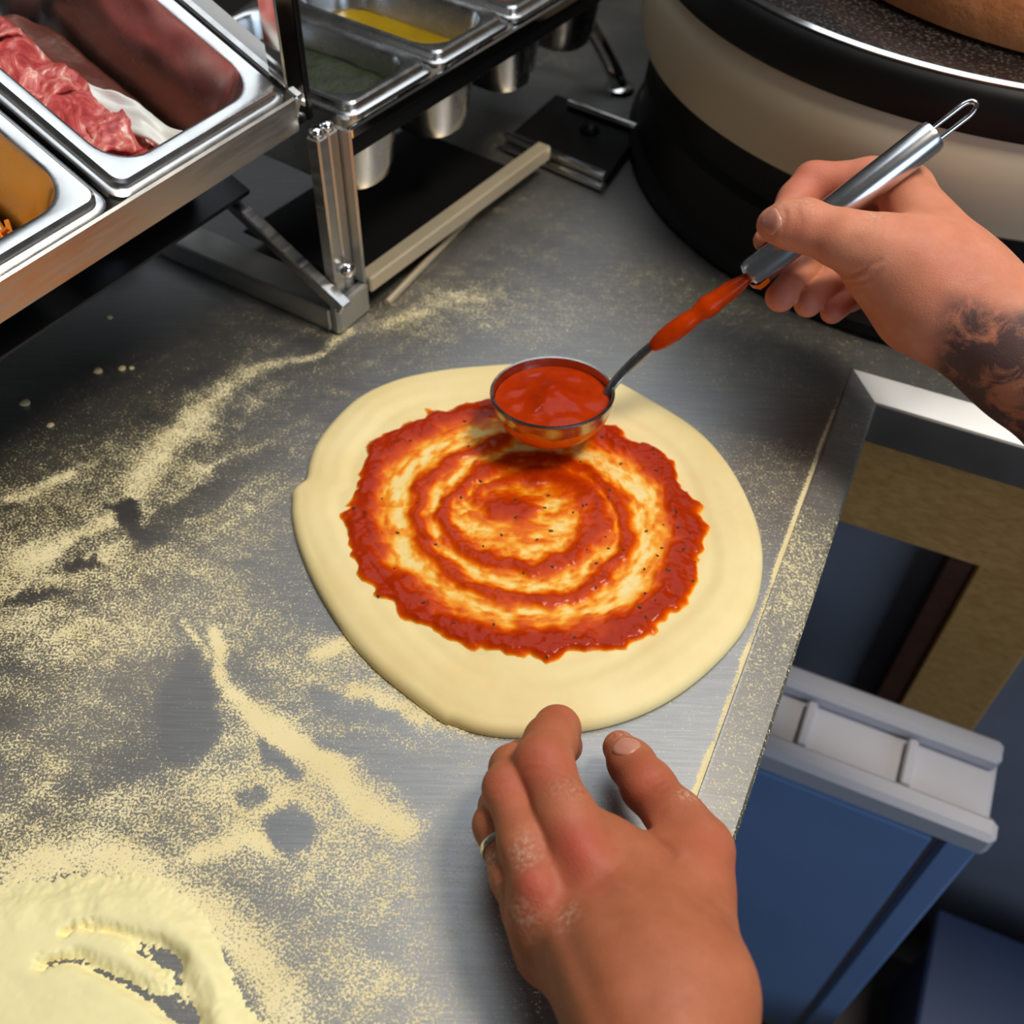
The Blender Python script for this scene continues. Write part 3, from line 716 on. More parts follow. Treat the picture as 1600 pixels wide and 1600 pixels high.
def build_sauce():
    c = [at(x, y, .009) for x, y in RING]; c = np.array(c)
    xs = np.arange(c[:, 0].min() - .024, c[:, 0].max() + .024, .0007); ys = np.arange(c[:, 1].min() - .024, c[:, 1].max() + .03, .0007)
    X, Y = np.meshgrid(xs, ys, indexing='ij'); x, y = X.ravel(), Y.ravel()
    P = np.c_[x, y, np.full(x.size, .009)]
    W = lambda L: [tuple(at(a, b, .009)[:2]) for a, b in L]
    ww = .0030
    x2 = x + (fbm(x * 90, y * 90, 0, 41) - .5) * .010; y2 = y + (fbm(x * 90, y * 90, 0, 52) - .5) * .010
    fine = fbm(x * 420, y * 420, 0, 61) - .5; lump = fbm(x * 150, y * 150, 0, 71) - .5
    rp = spline(W(RING), 5)
    dr, pr_ = pdist(x2, y2, [tuple(q) for q in rp])
    cen = at(818, 795, .009); rr = np.hypot(x - cen[0], y - cen[1]); th = np.arctan2(y - cen[1], x - cen[0])
    rth = np.arctan2(rp[:, 1] - cen[1], rp[:, 0] - cen[0]); rrr = np.hypot(rp[:, 1] - cen[1], rp[:, 0] - cen[0]); o = np.argsort(rth)
    ringr = np.interp(th, np.r_[rth[o] - 2 * math.pi, rth[o], rth[o] + 2 * math.pi], np.r_[rrr[o]] .tolist() * 3)
    side = rr - ringr
    jag = .0034 * (fbm(x * 110, y * 110, 0, 81) - .5) + .0065 * (fbm(th * 11, rr * 20, 0, 91, 2) - .5)
    wo, wi = .0088 + jag, .0112 + .5 * jag
    t1 = np.where(side > 0, 1 - (dr / wo) ** 4, np.exp(-(dr / wi) ** 2.4))
    t1 = np.where(side > 0, np.clip(t1, -1, 1), t1)
    inside = side < 0
    sp_, spp = pdist(x2, y2, [tuple(q) for q in spline(W(SPIR), 5)])
    t2 = .82 * np.exp(-(sp_ / (.0055 + .0020 * sstep(.78, .98, spp))) ** 2.2)
    i1, _ = pdist(x2, y2, [tuple(q) for q in spline(W(INN), 5)]); t3 = .86 * np.exp(-(i1 / .0095) ** 2.2)
    i2, _ = pdist(x2, y2, [tuple(q) for q in spline(W(INN2), 5)]); t4 = .62 * np.exp(-(i2 / .0050) ** 2)
    b1, _ = pdist(x2, y2, W(BLOB)); t5 = .9 * np.exp(-(b1 / .0095) ** 2.4)
    # smeared film between the rings, streaked round the centre
    strk = fbm(th * 9 + 30, rr * 300, 0, 101, 4); kc = sstep(.022, .036, rr); strk = strk * kc + (1 - kc) * fbm(x * 130, y * 260, 0, 111, 4)
    film = np.clip(.06 + .9 * (strk - .45) + .22 * np.exp(-(rr / .042) ** 2), .03, .5)
    film = np.where(inside, film, 0)
    t = np.maximum.reduce([np.where(inside, np.maximum(t1, 0), t1), t2, t3, t4, t5])
    t = np.where(inside | (sp_ < .004), t + film * (1 - np.clip(t, 0, 1)), t)
    t = np.where(inside | (t > .06), t, -1.0)
    t = t + .12 * fine * np.clip(t, 0, 1) * 1.0 + .16 * lump * np.clip(t, 0, 1)
    h0 = dough_h(x, y) + .0006
    H = h0 + np.where(t > 0, .00012 + .0024 * np.clip(t, 0, 1.3) ** 1.6 + .0012 * np.clip(lump, -.2, .5) * np.clip(t, 0, 1), -.0006)
    n0, n1 = X.shape; i, j = np.meshgrid(np.arange(n0 - 1), np.arange(n1 - 1), indexing='ij'); q = (i * n1 + j).ravel()
    Fs = np.c_[q, q + n1, q + n1 + 1, q + 1]; Fs = Fs[(t[Fs] > 0).any(axis=1)]; used = np.unique(Fs); mp = -np.ones(len(x), int); mp[used] = np.arange(len(used))
    s = obj('sauce', (np.c_[x, y, H][used], mp[Fs]), M['sauce'], pizza); fattr(s, 'thick', np.clip(t[used], 0, 1))
    # herb flecks
    mb = MB(); cand = used[(t[used] > .25)]; r_ = np.random.default_rng(9)
    for k in r_.choice(cand, 70, replace=False):
        c0 = np.array([x[k], y[k], H[k] + .0003]); a = r_.random() * 6.28; d = np.array([math.cos(a), math.sin(a), 0]); e = np.array([-d[1], d[0], 0]); l = .0006 + .0008 * r_.random()
        mb.box(c0, d, e, Z, (-l * .8, l * .8), (-l * .5, l * .5), (-.0004, .0002), .0002)
    f = obj('herb_flecks', mb, mat_plain('dried_herb', (58, 50, 18), .7, var=.3, nscale=400), pizza, smooth=False); tag(f, 'dark green dried herb flecks in the sauce', kind='stuff')
build_sauce()

# ------------------------------------------------------------------ ladle
def build_ladle():
    t = math.radians(7); nrm_ = nrm([-.03, math.sin(t), math.cos(t)]); rc = at(863, 613, .0405); rb, dpt = .0356, .0275
    root = empty('ladle', (rc[0], rc[1], .012), 'steel sauce ladle resting on the pizza, held by the handle', 'ladle')
    def shell(r, d, n=16, a0=0.0): return [(r * math.sin(a) ** .85 if a > 0 else 0, -d * math.cos(a)) for a in np.linspace(a0, math.pi / 2, n)]
    outp = shell(rb, dpt); inn = shell(rb - .0014, dpt - .0014)
    bowl = obj('bowl', MB().lathe(rc, nrm_, outp + [(rb + .0006, .0006), (rb, .0014), (rb - .0012, .0012)] + inn[::-1], 64), M['ladle'], root, auto=60)
    # sauce clinging to the outside of the bowl
    u = nrm(np.cross(nrm_, [0, 1, 0])); v = np.cross(nrm_, u); n = 96; L = []
    for i in range(15):
        row = []
        for k in range(n):
            a = 2 * math.pi * k / n; top = 1.30 + .22 * float(vn(math.cos(a) * 3 + 7, math.sin(a) * 3 + 7, 0, 3)) - .12
            ph = .02 + (top - .02) * i / 14; th = .0011 * (1 - (i / 14) ** 3) + .0012 * float(vn(math.cos(a) * 4 + 3, math.sin(a) * 4 + 3, ph * 4, 9)) * (1 - (i / 14) ** 2) + .00002
            rr = (rb + th) * math.sin(ph) ** .85; hh = -(dpt + th) * math.cos(ph)
            row.append(rc + nrm_ * hh + rr * (u * math.cos(a) + v * math.sin(a)))
        L.append(row)
    o = obj('sauce_coat', MB().loft(L, cap0=True), M['sauce'], root); fattr(o, 'thick', [.42 + .4 * (1 - i / 14) ** 1.0 for i in range(15) for k in range(n)])
    # rod up to the grip, sauce on it, the grip, the hanging loop
    # neck fixed on the side of the bowl
    p = [rc + u * 0 + nrm(right * .98 + up * .02) * (rb - .004) - nrm_ * .010]
    rim_pt = atd(950, 606, (at(955, 605, .041) - CAM) @ fwd)
    tR = (rim_pt - CAM) @ fwd
    path = [atd(944, 628, tR + .004), atd(955, 605, tR), atd(978, 578, tR - .003), atd(1010, 548, tR - .008), atd(1060, 511, .594), atd(1120, 467, .588), atd(1178, 426, .582)]
    sp = spline(path, 10)
    obj('neck', MB().tube(sp, .0031, 14, flat=.6), M['ladle'], root, auto=60)
    ss = sp[32:]; k = np.linspace(0, 1, len(ss))
    rads = .0031 + .0026 * np.sin(np.clip(k * 1.12, 0, 1) * math.pi) ** .6 * (.55 + .9 * np.array([float(vn(q * 9, 0, 0, 5)) for q in k]))
    o = obj('sauce_drip', MB().tube(ss - up * .0006, rads, 14), M['sauce'], root); fattr(o, 'thick', [.82] * len(o.data.vertices))
    g0, g1 = atd(1170, 433, .583), atd(1459, 211, .556); d = nrm(g1 - g0); gl = np.linalg.norm(g1 - g0); gr = .0090
    obj('grip', MB().lathe(g0, d, [(0, -.001), (gr * .55, -.001), (gr * .86, .0002), (gr, .003), (gr, gl - .0025), (gr * .93, gl), (gr * .5, gl + .0006), (0, gl + .0006)], 40), M['grip'], root, auto=40)
    side = nrm(np.cross(d, fwd)); e = g1 + d * .0004
    loop = [e - side * .0034 - d * .004, e - side * .0034 + d * .012, e - side * .0032 + d * .020, e - side * .0014 + d * .0242, e + side * .0014 + d * .0242, e + side * .0032 + d * .020, e + side * .0034 + d * .012, e + side * .0034 - d * .004]
    obj('hanging_loop', MB().tube(spline(loop, 8), .00135, 12), M['chrome'], root)
    lab = obj('sauce_smear', MB().lathe(g0, d, [(.0035, -.0016), (gr * .70, -.0017), (gr + .0005, .0010), (gr + .0007, .0045), (gr + .0003, .0075)], 24, math.radians(100), math.radians(215)), M['sauce'], root); fattr(lab, 'thick', [.5] * len(lab.data.vertices))
    # the sauce inside the bowl
    L = []; n = 72; R_ = rb - .0016; vals = []
    for i in range(26):
        f = i / 25; row = []
        for k_ in range(n):
            a = 2 * math.pi * k_ / n; cx, cy = math.cos(a) * f, math.sin(a) * f
            m1 = math.exp(-(((cx + .05) ** 2 + (cy + .10) ** 2) / .16)); m2 = math.exp(-(((cx - .12) ** 2 + (cy - .28) ** 2) / .05))
            h = -.0042 + .0052 * m1 + .0034 * m2 + .0044 * (float(fbm(cx * 2.5 + 9, cy * 2.5 + 9, 0, 7)) - .5) * (1 - f ** 6)
            row.append(rc + nrm_ * h + R_ * .985 * f * (u * math.cos(a) + v * math.sin(a))); vals.append(.90 + .10 * m1)
        L.append(row)
    o = obj('sauce_portion', MB().loft(L[1:], cap0=True), M['sauce']); tag(o, 'glossy tomato sauce mounded in the ladle bowl', 'sauce'); fattr(o, 'thick', vals[n:])
    return g0, g1
M['ladle'] = mat_steel('ladle_steel', .42, .18, .3, (30, 30, 30), (1, .93, .86), bump=0)
M['grip'] = mat_steel('grip_steel', .72, .2, .27, (8, 8, 8), (.97, .98, 1.0), bump=0)
G0, G1 = build_ladle()

# ------------------------------------------------------------------ hands: one continuous surface each, grown from a distance field
class Field:
    def __init__(s, lo, hi, h):
        s.h = h; s.lo = np.array(lo, float); s.n = np.ceil((np.array(hi) - s.lo) / h).astype(int) + 1
        s.ax = [s.lo[i] + h * np.arange(s.n[i]) for i in range(3)]
    def blank(s): return np.full(s.n, .05, np.float32)
    def box(s, lo, hi):
        return tuple(slice(max(0, int((lo[i] - s.lo[i]) / s.h)), min(s.n[i], int((hi[i] - s.lo[i]) / s.h) + 2)) for i in range(3))
    def grid(s, sl): return np.meshgrid(*[s.ax[i][sl[i]].astype(np.float32) for i in range(3)], indexing='ij', sparse=True)
    def cone(s, D, a, b, ra, rb, k, pad=.02, squash=None):
        """smooth union of a round cone a-b; squash = (direction, factor) flattens it"""
        a = np.array(a, float); b = np.array(b, float); m = max(ra, rb) * (1.0 if squash is None else max(1, 1 / squash[1])) + pad
        sl = s.box(np.minimum(a, b) - m, np.maximum(a, b) + m)
        if any(q.stop <= q.start for q in sl): return
        X, Y, Zg = s.grid(sl); d = b - a; L2 = d @ d
        px, py, pz = X - a[0], Y - a[1], Zg - a[2]
        t = np.clip((px * d[0] + py * d[1] + pz * d[2]) / L2, 0, 1)
        qx, qy, qz = px - t * d[0], py - t * d[1], pz - t * d[2]
        if squash is not None:
            u, f = squash; u = nrm(u); c = (qx * u[0] + qy * u[1] + qz * u[2]) * (1 / f - 1); qx, qy, qz = qx + c * u[0], qy + c * u[1], qz + c * u[2]
        dist = np.sqrt(qx * qx + qy * qy + qz * qz) - (ra + (rb - ra) * t)
        if squash is not None: dist = dist * min(1, squash[1] * 1.2)
        D[sl] = smin(D[sl], dist, k)
    def chain(s, D, pts, rad, k=.005):
        for i in range(len(pts) - 1): s.cone(D, pts[i], pts[i + 1], rad[i], rad[i + 1], k)
def smin(a, b, k):
    h = np.clip(k - np.abs(a - b), 0, None) / k
    return np.minimum(a, b) - h * h * k * .25
def surface_nets(v, lo, h):
    s = v < 0; nx, ny, nz = v.shape
    cnt = np.zeros((nx - 1, ny - 1, nz - 1), np.int8)
    for i in (0, 1):
        for j in (0, 1):
            for k in (0, 1): cnt += s[i:nx - 1 + i, j:ny - 1 + j, k:nz - 1 + k]
    act = (cnt > 0) & (cnt < 8); idx = np.full(act.shape, -1, np.int64); c = np.argwhere(act); idx[act] = np.arange(len(c))
    acc = np.zeros((len(c), 3)); num = np.zeros(len(c)); cr = np.array([(i, j, k) for i in (0, 1) for j in (0, 1) for k in (0, 1)])
    val = np.stack([v[c[:, 0] + i, c[:, 1] + j, c[:, 2] + k] for i, j, k in cr], 1).astype(float)
    for p in range(8):
        for q in range(p + 1, 8):
            if np.abs(cr[p] - cr[q]).sum() != 1: continue
            m_ = (val[:, p] < 0) != (val[:, q] < 0)
            t = np.where(m_, val[:, p] / np.where(m_, val[:, p] - val[:, q], 1), 0)
            acc += np.where(m_[:, None], cr[p] + t[:, None] * (cr[q] - cr[p]), 0); num += m_
    V = np.array(lo) + h * (c + acc / num[:, None]); Fs = []
    for ax in range(3):
        o1, o2 = (ax + 1) % 3, (ax + 2) % 3
        sh = [slice(None)] * 3; sh2 = [slice(None)] * 3; sh[ax] = slice(0, -1); sh2[ax] = slice(1, None)
        e = np.argwhere(s[tuple(sh)] != s[tuple(sh2)])
        e = e[(e[:, o1] > 0) & (e[:, o2] > 0) & (e[:, o1] < v.shape[o1] - 1) & (e[:, o2] < v.shape[o2] - 1)]
        neg = s[e[:, 0], e[:, 1], e[:, 2]]; q = []
        for d1, d2 in ((1, 1), (0, 1), (0, 0), (1, 0)):
            cc = e.copy(); cc[:, o1] -= d1; cc[:, o2] -= d2; q.append(idx[cc[:, 0], cc[:, 1], cc[:, 2]])
        q = np.stack(q, 1); q = np.where(neg[:, None], q, q[:, ::-1]); Fs.append(q)
    Fs = np.concatenate(Fs); return V, Fs[(Fs >= 0).all(1)]

def skin_mat(name, base, dark, red):
    t = NT(name); n = t.noise(60, None, 4, .6); n2 = t.noise(900, None, 3, .6); n3 = t.noise(220, None, 3, .6)
    c = t.ramp(n, [(.25, lin(dark)), (.7, lin(base))])
    c = t.mix(t.attr('red').outputs['Fac'], c, lin(red))
    ink = t.math('MULTIPLY', t.attr('ink').outputs['Fac'], t.ramp(t.noise(55, None, 4, .65, .8), [(.36, (.15,) * 3), (.52, (1,) * 3)]), True)
    c = t.mix(t.math('MULTIPLY', ink, .86), c, lin((52, 52, 58)))
    du = t.math('MULTIPLY', t.attr('dust').outputs['Fac'], t.ramp(t.noise(500, None, 3, .7), [(.45, (0,) * 3), (.65, (1,) * 3)]), True)
    c = t.mix(du, c, lin((226, 206, 184)))
    t.p(Base_Color=c, Roughness=t.ramp(n3, [(.3, (.5,) * 3), (.7, (.66,) * 3)]), Subsurface_Weight=.22, Subsurface_Scale=.006, Specular_IOR_Level=.35)
    t.p(Subsurface_Radius=(1.0, .35, .2))
    vo = t.n('TexVoronoi', feature='DISTANCE_TO_EDGE'); vo.inputs['Scale'].default_value = 620; t.t.links.new(t.coord(), vo.inputs['Vector'])
    wr = t.math('ADD', t.math('MULTIPLY', n2, .35), t.math('ADD', t.math('MULTIPLY', n3, .55), t.math('MULTIPLY', t.math('MINIMUM', vo.outputs[0], .25), .9))); t.bump(wr, .30, .0007); return t.m
def gsum(V, spots):
    r = np.zeros(len(V))
    for p, rad, am in spots: r = np.maximum(r, am * np.exp(-(np.linalg.norm(V - np.array(p), axis=1) / rad) ** 2))
    return r
def crease(fld, D, a, b, mid, rad, depth):
    """shallow groove along the arc a-mid-b (points on the skin)"""
    pts = spline([a, mid, b], 8)
    for i in range(len(pts) - 1):
        p, q = pts[i], pts[i + 1]; m_ = rad * 4; sl = fld.box(np.minimum(p, q) - m_, np.maximum(p, q) + m_)
        X, Y, Zg = fld.grid(sl); d = q - p; t = np.clip(((X - p[0]) * d[0] + (Y - p[1]) * d[1] + (Zg - p[2]) * d[2]) / (d @ d), 0, 1)
        dist = np.sqrt((X - p[0] - t * d[0]) ** 2 + (Y - p[1] - t * d[1]) ** 2 + (Zg - p[2] - t * d[2]) ** 2)
        D[sl] = np.maximum(D[sl], D[sl] + depth * np.exp(-(dist / rad) ** 2))
def on_skin(fld, D, x, y):
    """where the line of sight through a pixel meets the skin, and the outward normal there"""
    ts = np.arange(.25, .75, .0004); P = CAM + ray(x, y)[None] * ts[:, None]
    I = np.round((P - fld.lo) / fld.h).astype(int); ok = ((I > 1) & (I < fld.n - 2)).all(1); I = I[ok]; P = P[ok]
    k = np.argmax(D[I[:, 0], I[:, 1], I[:, 2]] < 0); i = I[k]
    g = np.array([D[tuple(i + e)] - D[tuple(i - e)] for e in 2 * np.eye(3, dtype=int)])
    return P[k], nrm(g)
def groove(fld, D, lines, tmax):
    """shallow folds in the skin; lines = (pixel polyline, width m, depth m)"""
    ix = np.argwhere(np.abs(D) < .005); P = fld.lo + fld.h * ix; px, py, t = proj(P)
    ok = t < tmax; ix, px, py, t = ix[ok], px[ok], py[ok], t[ok]; add = np.zeros(len(ix))
    for pts, wd, dep in lines:
        sp = spline(pts, 6); d, par = pdist(px, py, [tuple(q) for q in sp]); d = d * t / F
        add += dep * np.exp(-(d / wd) ** 2) * np.sin(np.clip(par, .04, .96) * math.pi) ** .5
    D[ix[:, 0], ix[:, 1], ix[:, 2]] += add
def nail_mesh(fld, D, c, along, nn, wd, ln):
    """nail plate laid on the skin: rounded outline, slightly proud"""
    nn = nrm(nn); al = nrm(np.array(along) - nn * (np.array(along) @ nn)); sd = np.cross(al, nn); rings, n = 7, 28
    def val(p):
        q = (p - fld.lo) / fld.h; i = np.clip(np.floor(q).astype(int), 0, fld.n - 2); f = q - i; r = 0.0
        for a in (0, 1):
            for b in (0, 1):
                for e in (0, 1): r += D[i[0] + a, i[1] + b, i[2] + e] * (f[0] if a else 1 - f[0]) * (f[1] if b else 1 - f[1]) * (f[2] if e else 1 - f[2])
        return r
    def drop(u, v):
        p = c + al * u + sd * v + nn * .004
        for _ in range(60):
            d = val(p)
            if d < .00005: break
            p = p - nn * max(.00008, d * .6)
        return p
    L = []
    for k in range(rings, 0, -1):
        f = k / rings; row = []
        for m_ in range(n):
            a = 2 * math.pi * m_ / n; ca, sa = math.cos(a), math.sin(a)
            ex = (abs(ca) ** 3 + abs(sa) ** 3) ** (-1 / 3)
            row.append(drop(f * ln / 2 * ca * ex, f * wd / 2 * sa * ex) + nn * (.00055 if f < 1 else .0002))
        L.append(row)
    return MB().loft([[p - nn * .0012 for p in L[0]]] + L, cap1=True)
M['nail'] = mat_plain('fingernail', (206, 140, 120), .32, var=.06, nscale=200, Subsurface_Weight=.1)
person = empty('person', (.12, -.30, 0), 'person spooning sauce with a tattooed forearm, other hand on the dough', 'person')

def hand_left():
    q = lambda zx, zy, z: at(700 + zx / 2.963, 1080 + zy / 2.963, z)
    pxm = lambda p: F / ((p - CAM) @ fwd) * 2.963                  # trace units per metre
    rr = lambda p, tr: tr / pxm(p)
    fld = Field((-.06, -.40, -.002), (.17, -.115, .135), .0011)
    fing = fld.blank(); palm = fld.blank()
    def chain(pts, tr, D=fing, k=.005):
        P = [q(*p) for p in pts]; Rr = [rr(a, b) for a, b in zip(P, tr)]; fld.chain(D, P, Rr, k); return P, Rr
    one = fld.blank()
    def finger(pts, tr):
        d = fld.blank(); P, Rr = chain(pts, tr, d, .006); np.copyto(fing, smin(fing, d, .0016)); return P, Rr
    I, Ir = finger([(640, 820, .060), (545, 590, .064), (440, 345, .058), (475, 235, .046), (505, 175, .036), (540, 255, .014)], [150, 138, 132, 116, 98, 84])
    Mi, Mr = finger([(425, 960, .056), (350, 700, .060), (275, 450, .053), (300, 355, .040), (350, 325, .028), (400, 350, .013)], [128, 108, 104, 98, 90, 80])
    Rg, Rr_ = finger([(420, 1110, .046), (305, 860, .048), (222, 620, .042), (245, 535, .030), (300, 490, .018), (340, 500, .010)], [112, 100, 96, 92, 84, 70])
    Pk, Pr_ = finger([(440, 1240, .036), (345, 1020, .034), (285, 860, .026), (300, 770, .016), (330, 730, .010)], [96, 86, 80, 74, 66])
    Th, Tr_ = finger([(1120, 900, .052), (1155, 740, .048), (1055, 610, .044), (925, 440, .036), (850, 335, .028), (795, 262, .021)], [185, 158, 140, 116, 100, 80])
    # back of the hand and wrist
    W1, W2 = q(940, 1560, .080), q(1010, 1560, .078)
    for (pt, tr, wx, wr) in (((640, 830, .052), 150, (1110, 1420, .074), 200), ((450, 970, .050), 135, (950, 1430, .078), 210), ((440, 1110, .042), 118, (800, 1430, .072), 190), ((455, 1240, .034), 100, (735, 1440, .060), 160)):
        a, b = q(*pt), q(*wx); fld.cone(palm, a, b, rr(a, tr), rr(b, wr), .014)
    a, b = q(1120, 930, .050), q(1175, 1420, .068); fld.cone(palm, a, b, rr(a, 190), rr(b, 175), .016)
    a, b = q(665, 640, .052), q(930, 860, .050); fld.cone(palm, a, b, rr(a, 100), rr(b, 130), .012)
    a, b = q(900, 950, .046), q(1000, 1400, .066); fld.cone(palm, a, b, rr(a, 260), rr(b, 300), .02)
    for x0, w0 in ((830, 250), (1095, 250), (980, 280)):
        a, b = q(x0, 1400, .070), q(x0 + (40 if x0 > 900 else 60), 2050, .085); fld.cone(palm, a, b, rr(a, w0 * .9), rr(b, w0 * .82), .02)
    # knuckles
    for pt, tr in (((620, 740, .0675), 95), ((400, 900, .064), 85), ((385, 1060, .053), 78)):
        a = q(*pt); fld.cone(palm, a, a + np.array([0, 0, .0005]), rr(a, tr), rr(a, tr), .010)
    D = smin(palm, fing, .007)
    # folds of skin at the finger joints and the thumb
    def top(p, zoff): return p + nrm(CAM - p) * zoff
    zz = lambda l: [(700 + x / 2.963, 1080 + y / 2.963) for x, y in l]
    groove(fld, D, [(zz([(905, 395), (955, 400), (1010, 372)]), .0009, .0005), (zz([(890, 425), (950, 432), (1010, 410)]), .0009, .0006), (zz([(925, 460), (975, 465), (1030, 440)]), .0009, .0004),
                    (zz([(330, 330), (420, 318), (520, 345)]), .0010, .0004), (zz([(345, 370), (430, 360), (530, 385)]), .0010, .0005), (zz([(340, 300), (420, 285), (510, 300)]), .0010, .0003),
                    (zz([(200, 440), (260, 425), (320, 445)]), .0010, .0004), (zz([(205, 475), (265, 460), (325, 478)]), .0010, .0004),
                    (zz([(500, 880), (520, 1010), (560, 1130), (640, 1330)]), .0045, .0008), (zz([(560, 1180), (660, 1400), (760, 1600)]), .0040, .0006), (zz([(360, 1080), (450, 1260), (560, 1480)]), .0040, .0005),
                    (zz([(840, 590), (920, 665), (1000, 735), (1060, 790)]), .0034, .0028), (zz([(700, 900), (850, 1150), (980, 1450)]), .006, .0008)], .60)
    # seam between the pressed fingers stays open
    V, Fs = surface_nets(D, fld.lo, fld.h)
    o = obj('hand', (V, Fs), skin_mat('skin_near_hand', (186, 112, 78), (168, 96, 62), (186, 84, 66)), person)
    tag(o, 'hand with a thin ring, fingers curled against the dough edge')
    s_ = lambda p, z: top(p, z)
    kn = q(600, 720, .078); kn2 = q(390, 910, .073)
    fattr(o, 'red', np.clip(gsum(V, [(kn, .013, .95), (kn2, .011, .9), (top(I[2], .012), .014, .55), (top(Mi[2], .010), .011, .45), (top(Th[3], .01), .016, .5), (top(I[4], .01), .012, .5), (top(Th[5], .008), .012, .35), (q(1180, 760, .06), .014, .4)]), 0, 1))
    fattr(o, 'ink', np.zeros(len(V)))
    fattr(o, 'dust', gsum(V, [(q(1100, 490, .054), .0035, 1.0), (q(545, 1040, .074), .005, .75), (q(350, 750, .07), .006, .55), (q(360, 1040, .062), .007, .5), (q(800, 200, .03), .005, .6), (q(560, 450, .074), .006, .3), (q(880, 300, .034), .004, .5), (q(215, 800, .05), .005, .8), (q(255, 890, .05), .005, .5)]))
    # nail of the thumb
    nc, nn = on_skin(fld, D, 700 + 822 / 2.963, 1080 + 246 / 2.963)
    obj('fingernail', nail_mesh(fld, D, nc, -right * .62 + up * .78, nn, .0112, .0120), M['nail'], o)
    # ring on the ring finger
    c = Rg[1] * .42 + Rg[2] * .58; ax = nrm(Rg[2] - Rg[1]); r = Rr_[1] * .42 + Rr_[2] * .58
    prof = [(r + .0003 + .0009 * math.cos(a), .0016 * math.sin(a)) for a in np.linspace(0, 2 * math.pi, 13)]
    tag(obj('finger_ring', MB().lathe(c, ax, prof, 48), mat_steel('silver', .7, .15, .3, (40, 40, 40), (1, .97, .9))), 'thin silver ring worn on the hand beside the dough', 'ring')
hand_left()

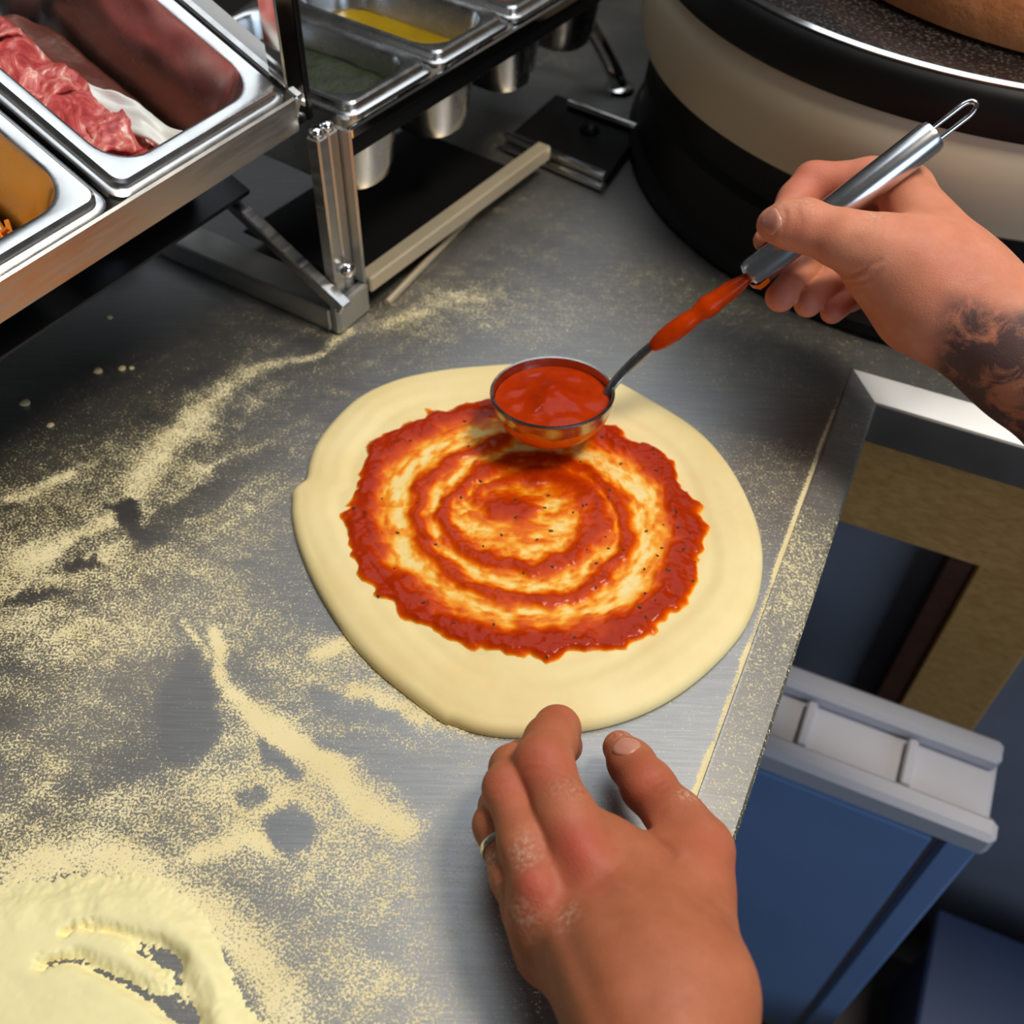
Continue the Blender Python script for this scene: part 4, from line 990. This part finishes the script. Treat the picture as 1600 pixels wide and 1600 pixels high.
def hand_right():
    q = lambda zx, zy, t: atd(1100 + zx / 2.758, 120 + zy / 2.758, t - .0195 - .012 * np.clip((zx - 200) / 800, 0, 1))
    rr = lambda p, tr: tr / (F / ((p - CAM) @ fwd) * 2.758)
    fld = Field((.08, -.13, .03), (.46, .19, .235), .0012)
    fing = fld.blank(); palm = fld.blank()
    def finger(pts, tr, k=.006):
        d = fld.blank(); P = [q(*p) for p in pts]; Rr = [rr(a, b) for a, b in zip(P, tr)]; fld.chain(d, P, Rr, k); np.copyto(fing, smin(fing, d, .0006)); return P, Rr
    I, Ir = finger([(870, 470, .618), (720, 440, .626), (470, 455, .632), (400, 530, .628), (320, 640, .616), (262, 705, .603)], [96, 84, 80, 74, 66, 50])
    Mi, Mr = finger([(930, 600, .630), (720, 640, .645), (520, 690, .648), (430, 830, .624), (330, 948, .604)], [92, 80, 72, 64, 66])
    Rg, Rgr = finger([(960, 720, .632), (760, 760, .650), (620, 790, .648), (545, 880, .626), (447, 978, .608)], [88, 74, 66, 58, 59])
    Pk, Pkr = finger([(980, 820, .628), (830, 850, .648), (720, 870, .644), (635, 950, .628), (552, 1015, .612)], [82, 68, 58, 50, 50])
    Th, Thr = finger([(860, 780, .578), (730, 740, .572), (600, 700, .571), (430, 640, .5745), (350, 634, .576), (292, 638, .579)], [180, 142, 118, 106, 90, 64])
    # palm, ball of the thumb, back of the hand
    def co(p, q_, ra, rb, k=.014):
        a, b = q(*p), q(*q_); fld.cone(palm, a, b, rr(a, ra), rr(b, rb), k)
    co((860, 500, .608), (1010, 780, .592), 110, 190)
    co((900, 540, .625), (1080, 860, .606), 110, 190)
    co((800, 800, .580), (960, 930, .582), 170, 200)
    co((740, 800, .584), (900, 1000, .590), 130, 160)
    co((960, 720, .628), (1090, 930, .606), 120, 180)
    co((800, 900, .612), (960, 1020, .598), 120, 150)
    co((980, 860, .588), (1150, 1010, .585), 215, 215)
    # wrist and forearm
    co((1110, 980, .588), (1400, 1225, .578), 218, 232, .02)
    co((1400, 1225, .578), (1760, 1540, .56), 232, 262, .02)
    co((1760, 1540, .56), (2330, 2060, .535), 262, 285, .02)
    co((1150, 1010, .600), (1500, 1300, .595), 190, 215, .02)
    D = smin(palm, fing, .008)
    def top(p, zoff): return p + nrm(CAM - p) * zoff
    r = rr(q(640, 850, .565), 1)
    zz = lambda l: [(1100 + x / 2.758, 120 + y / 2.758) for x, y in l]
    groove(fld, D, [(zz([(585, 862), (650, 848), (720, 812), (765, 785)]), .0011, .0013), (zz([(610, 890), (690, 878), (770, 830)]), .0011, .0010), (zz([(640, 915), (720, 905)]), .0010, .0005),
                    (zz([(540, 770), (620, 740), (690, 690)]), .004, .0008), (zz([(700, 600), (745, 590), (775, 605)]), .0012, .0006),
                    (zz([(330, 560), (352, 600), (330, 665)]), .0012, .0006), (zz([(400, 560), (420, 620), (410, 680)]), .0012, .0003), (zz([(380, 550), (395, 610), (380, 680)]), .0010, .0003),
                    (zz([(1180, 800), (1120, 850), (1080, 900)]), .0025, .0004), (zz([(1215, 830), (1160, 880), (1120, 930)]), .0025, .0004)], .575)
    # leave the grip free: the skin stops at the metal
    d = G1 - G0; X, Y, Zg = np.meshgrid(*[a.astype(np.float32) for a in fld.ax], indexing='ij', sparse=True)
    t = np.clip(((X - G0[0]) * d[0] + (Y - G0[1]) * d[1] + (Zg - G0[2]) * d[2]) / (d @ d), 0, 1)
    g = np.sqrt((X - G0[0] - t * d[0]) ** 2 + (Y - G0[1] - t * d[1]) ** 2 + (Zg - G0[2] - t * d[2]) ** 2) - .0091
    D = np.maximum(D, -g)
    V, Fs = surface_nets(D, fld.lo, fld.h)
    o = obj('hand', (V, Fs), skin_mat('skin_far_hand', (214, 142, 110), (198, 122, 90), (204, 112, 92)), person)
    tag(o, 'hand gripping the ladle handle, dark tattoo above the wrist')
    fattr(o, 'red', np.clip(gsum(V, [(q(325, 955, .59), .014, .9), (q(447, 985, .59), .013, .9), (q(552, 1018, .6), .012, .9), (top(I[2], .01), .022, .7), (q(640, 420, .61), .018, .6), (top(Th[3], .012), .012, .35), (q(1100, 800, .56), .03, .3)]), 0, 1))
    px, py, _ = proj(V)
    ink = sstep(1440, 1500, px + (py - 520) * .30) * sstep(478, 520, py - (px - 1600) * .35)
    ink = np.maximum(ink * sstep(1440, 1475, px), sstep(1560, 1600, px) * sstep(470, 500, py))
    fattr(o, 'ink', ink)
    fattr(o, 'dust', gsum(V, [(q(440, 530, .56), .006, .5), (q(300, 570, .565), .006, .5), (q(740, 590, .56), .005, .4), (q(1180, 790, .57), .012, .2), (q(1250, 860, .575), .012, .25)]))
    nc, nn = on_skin(fld, D, 1100 + 286 / 2.758, 120 + 622 / 2.758)
    obj('fingernail', nail_mesh(fld, D, nc, -right * .93 - up * .36, nn, .0128, .0118), M['nail'], o)
hand_right()
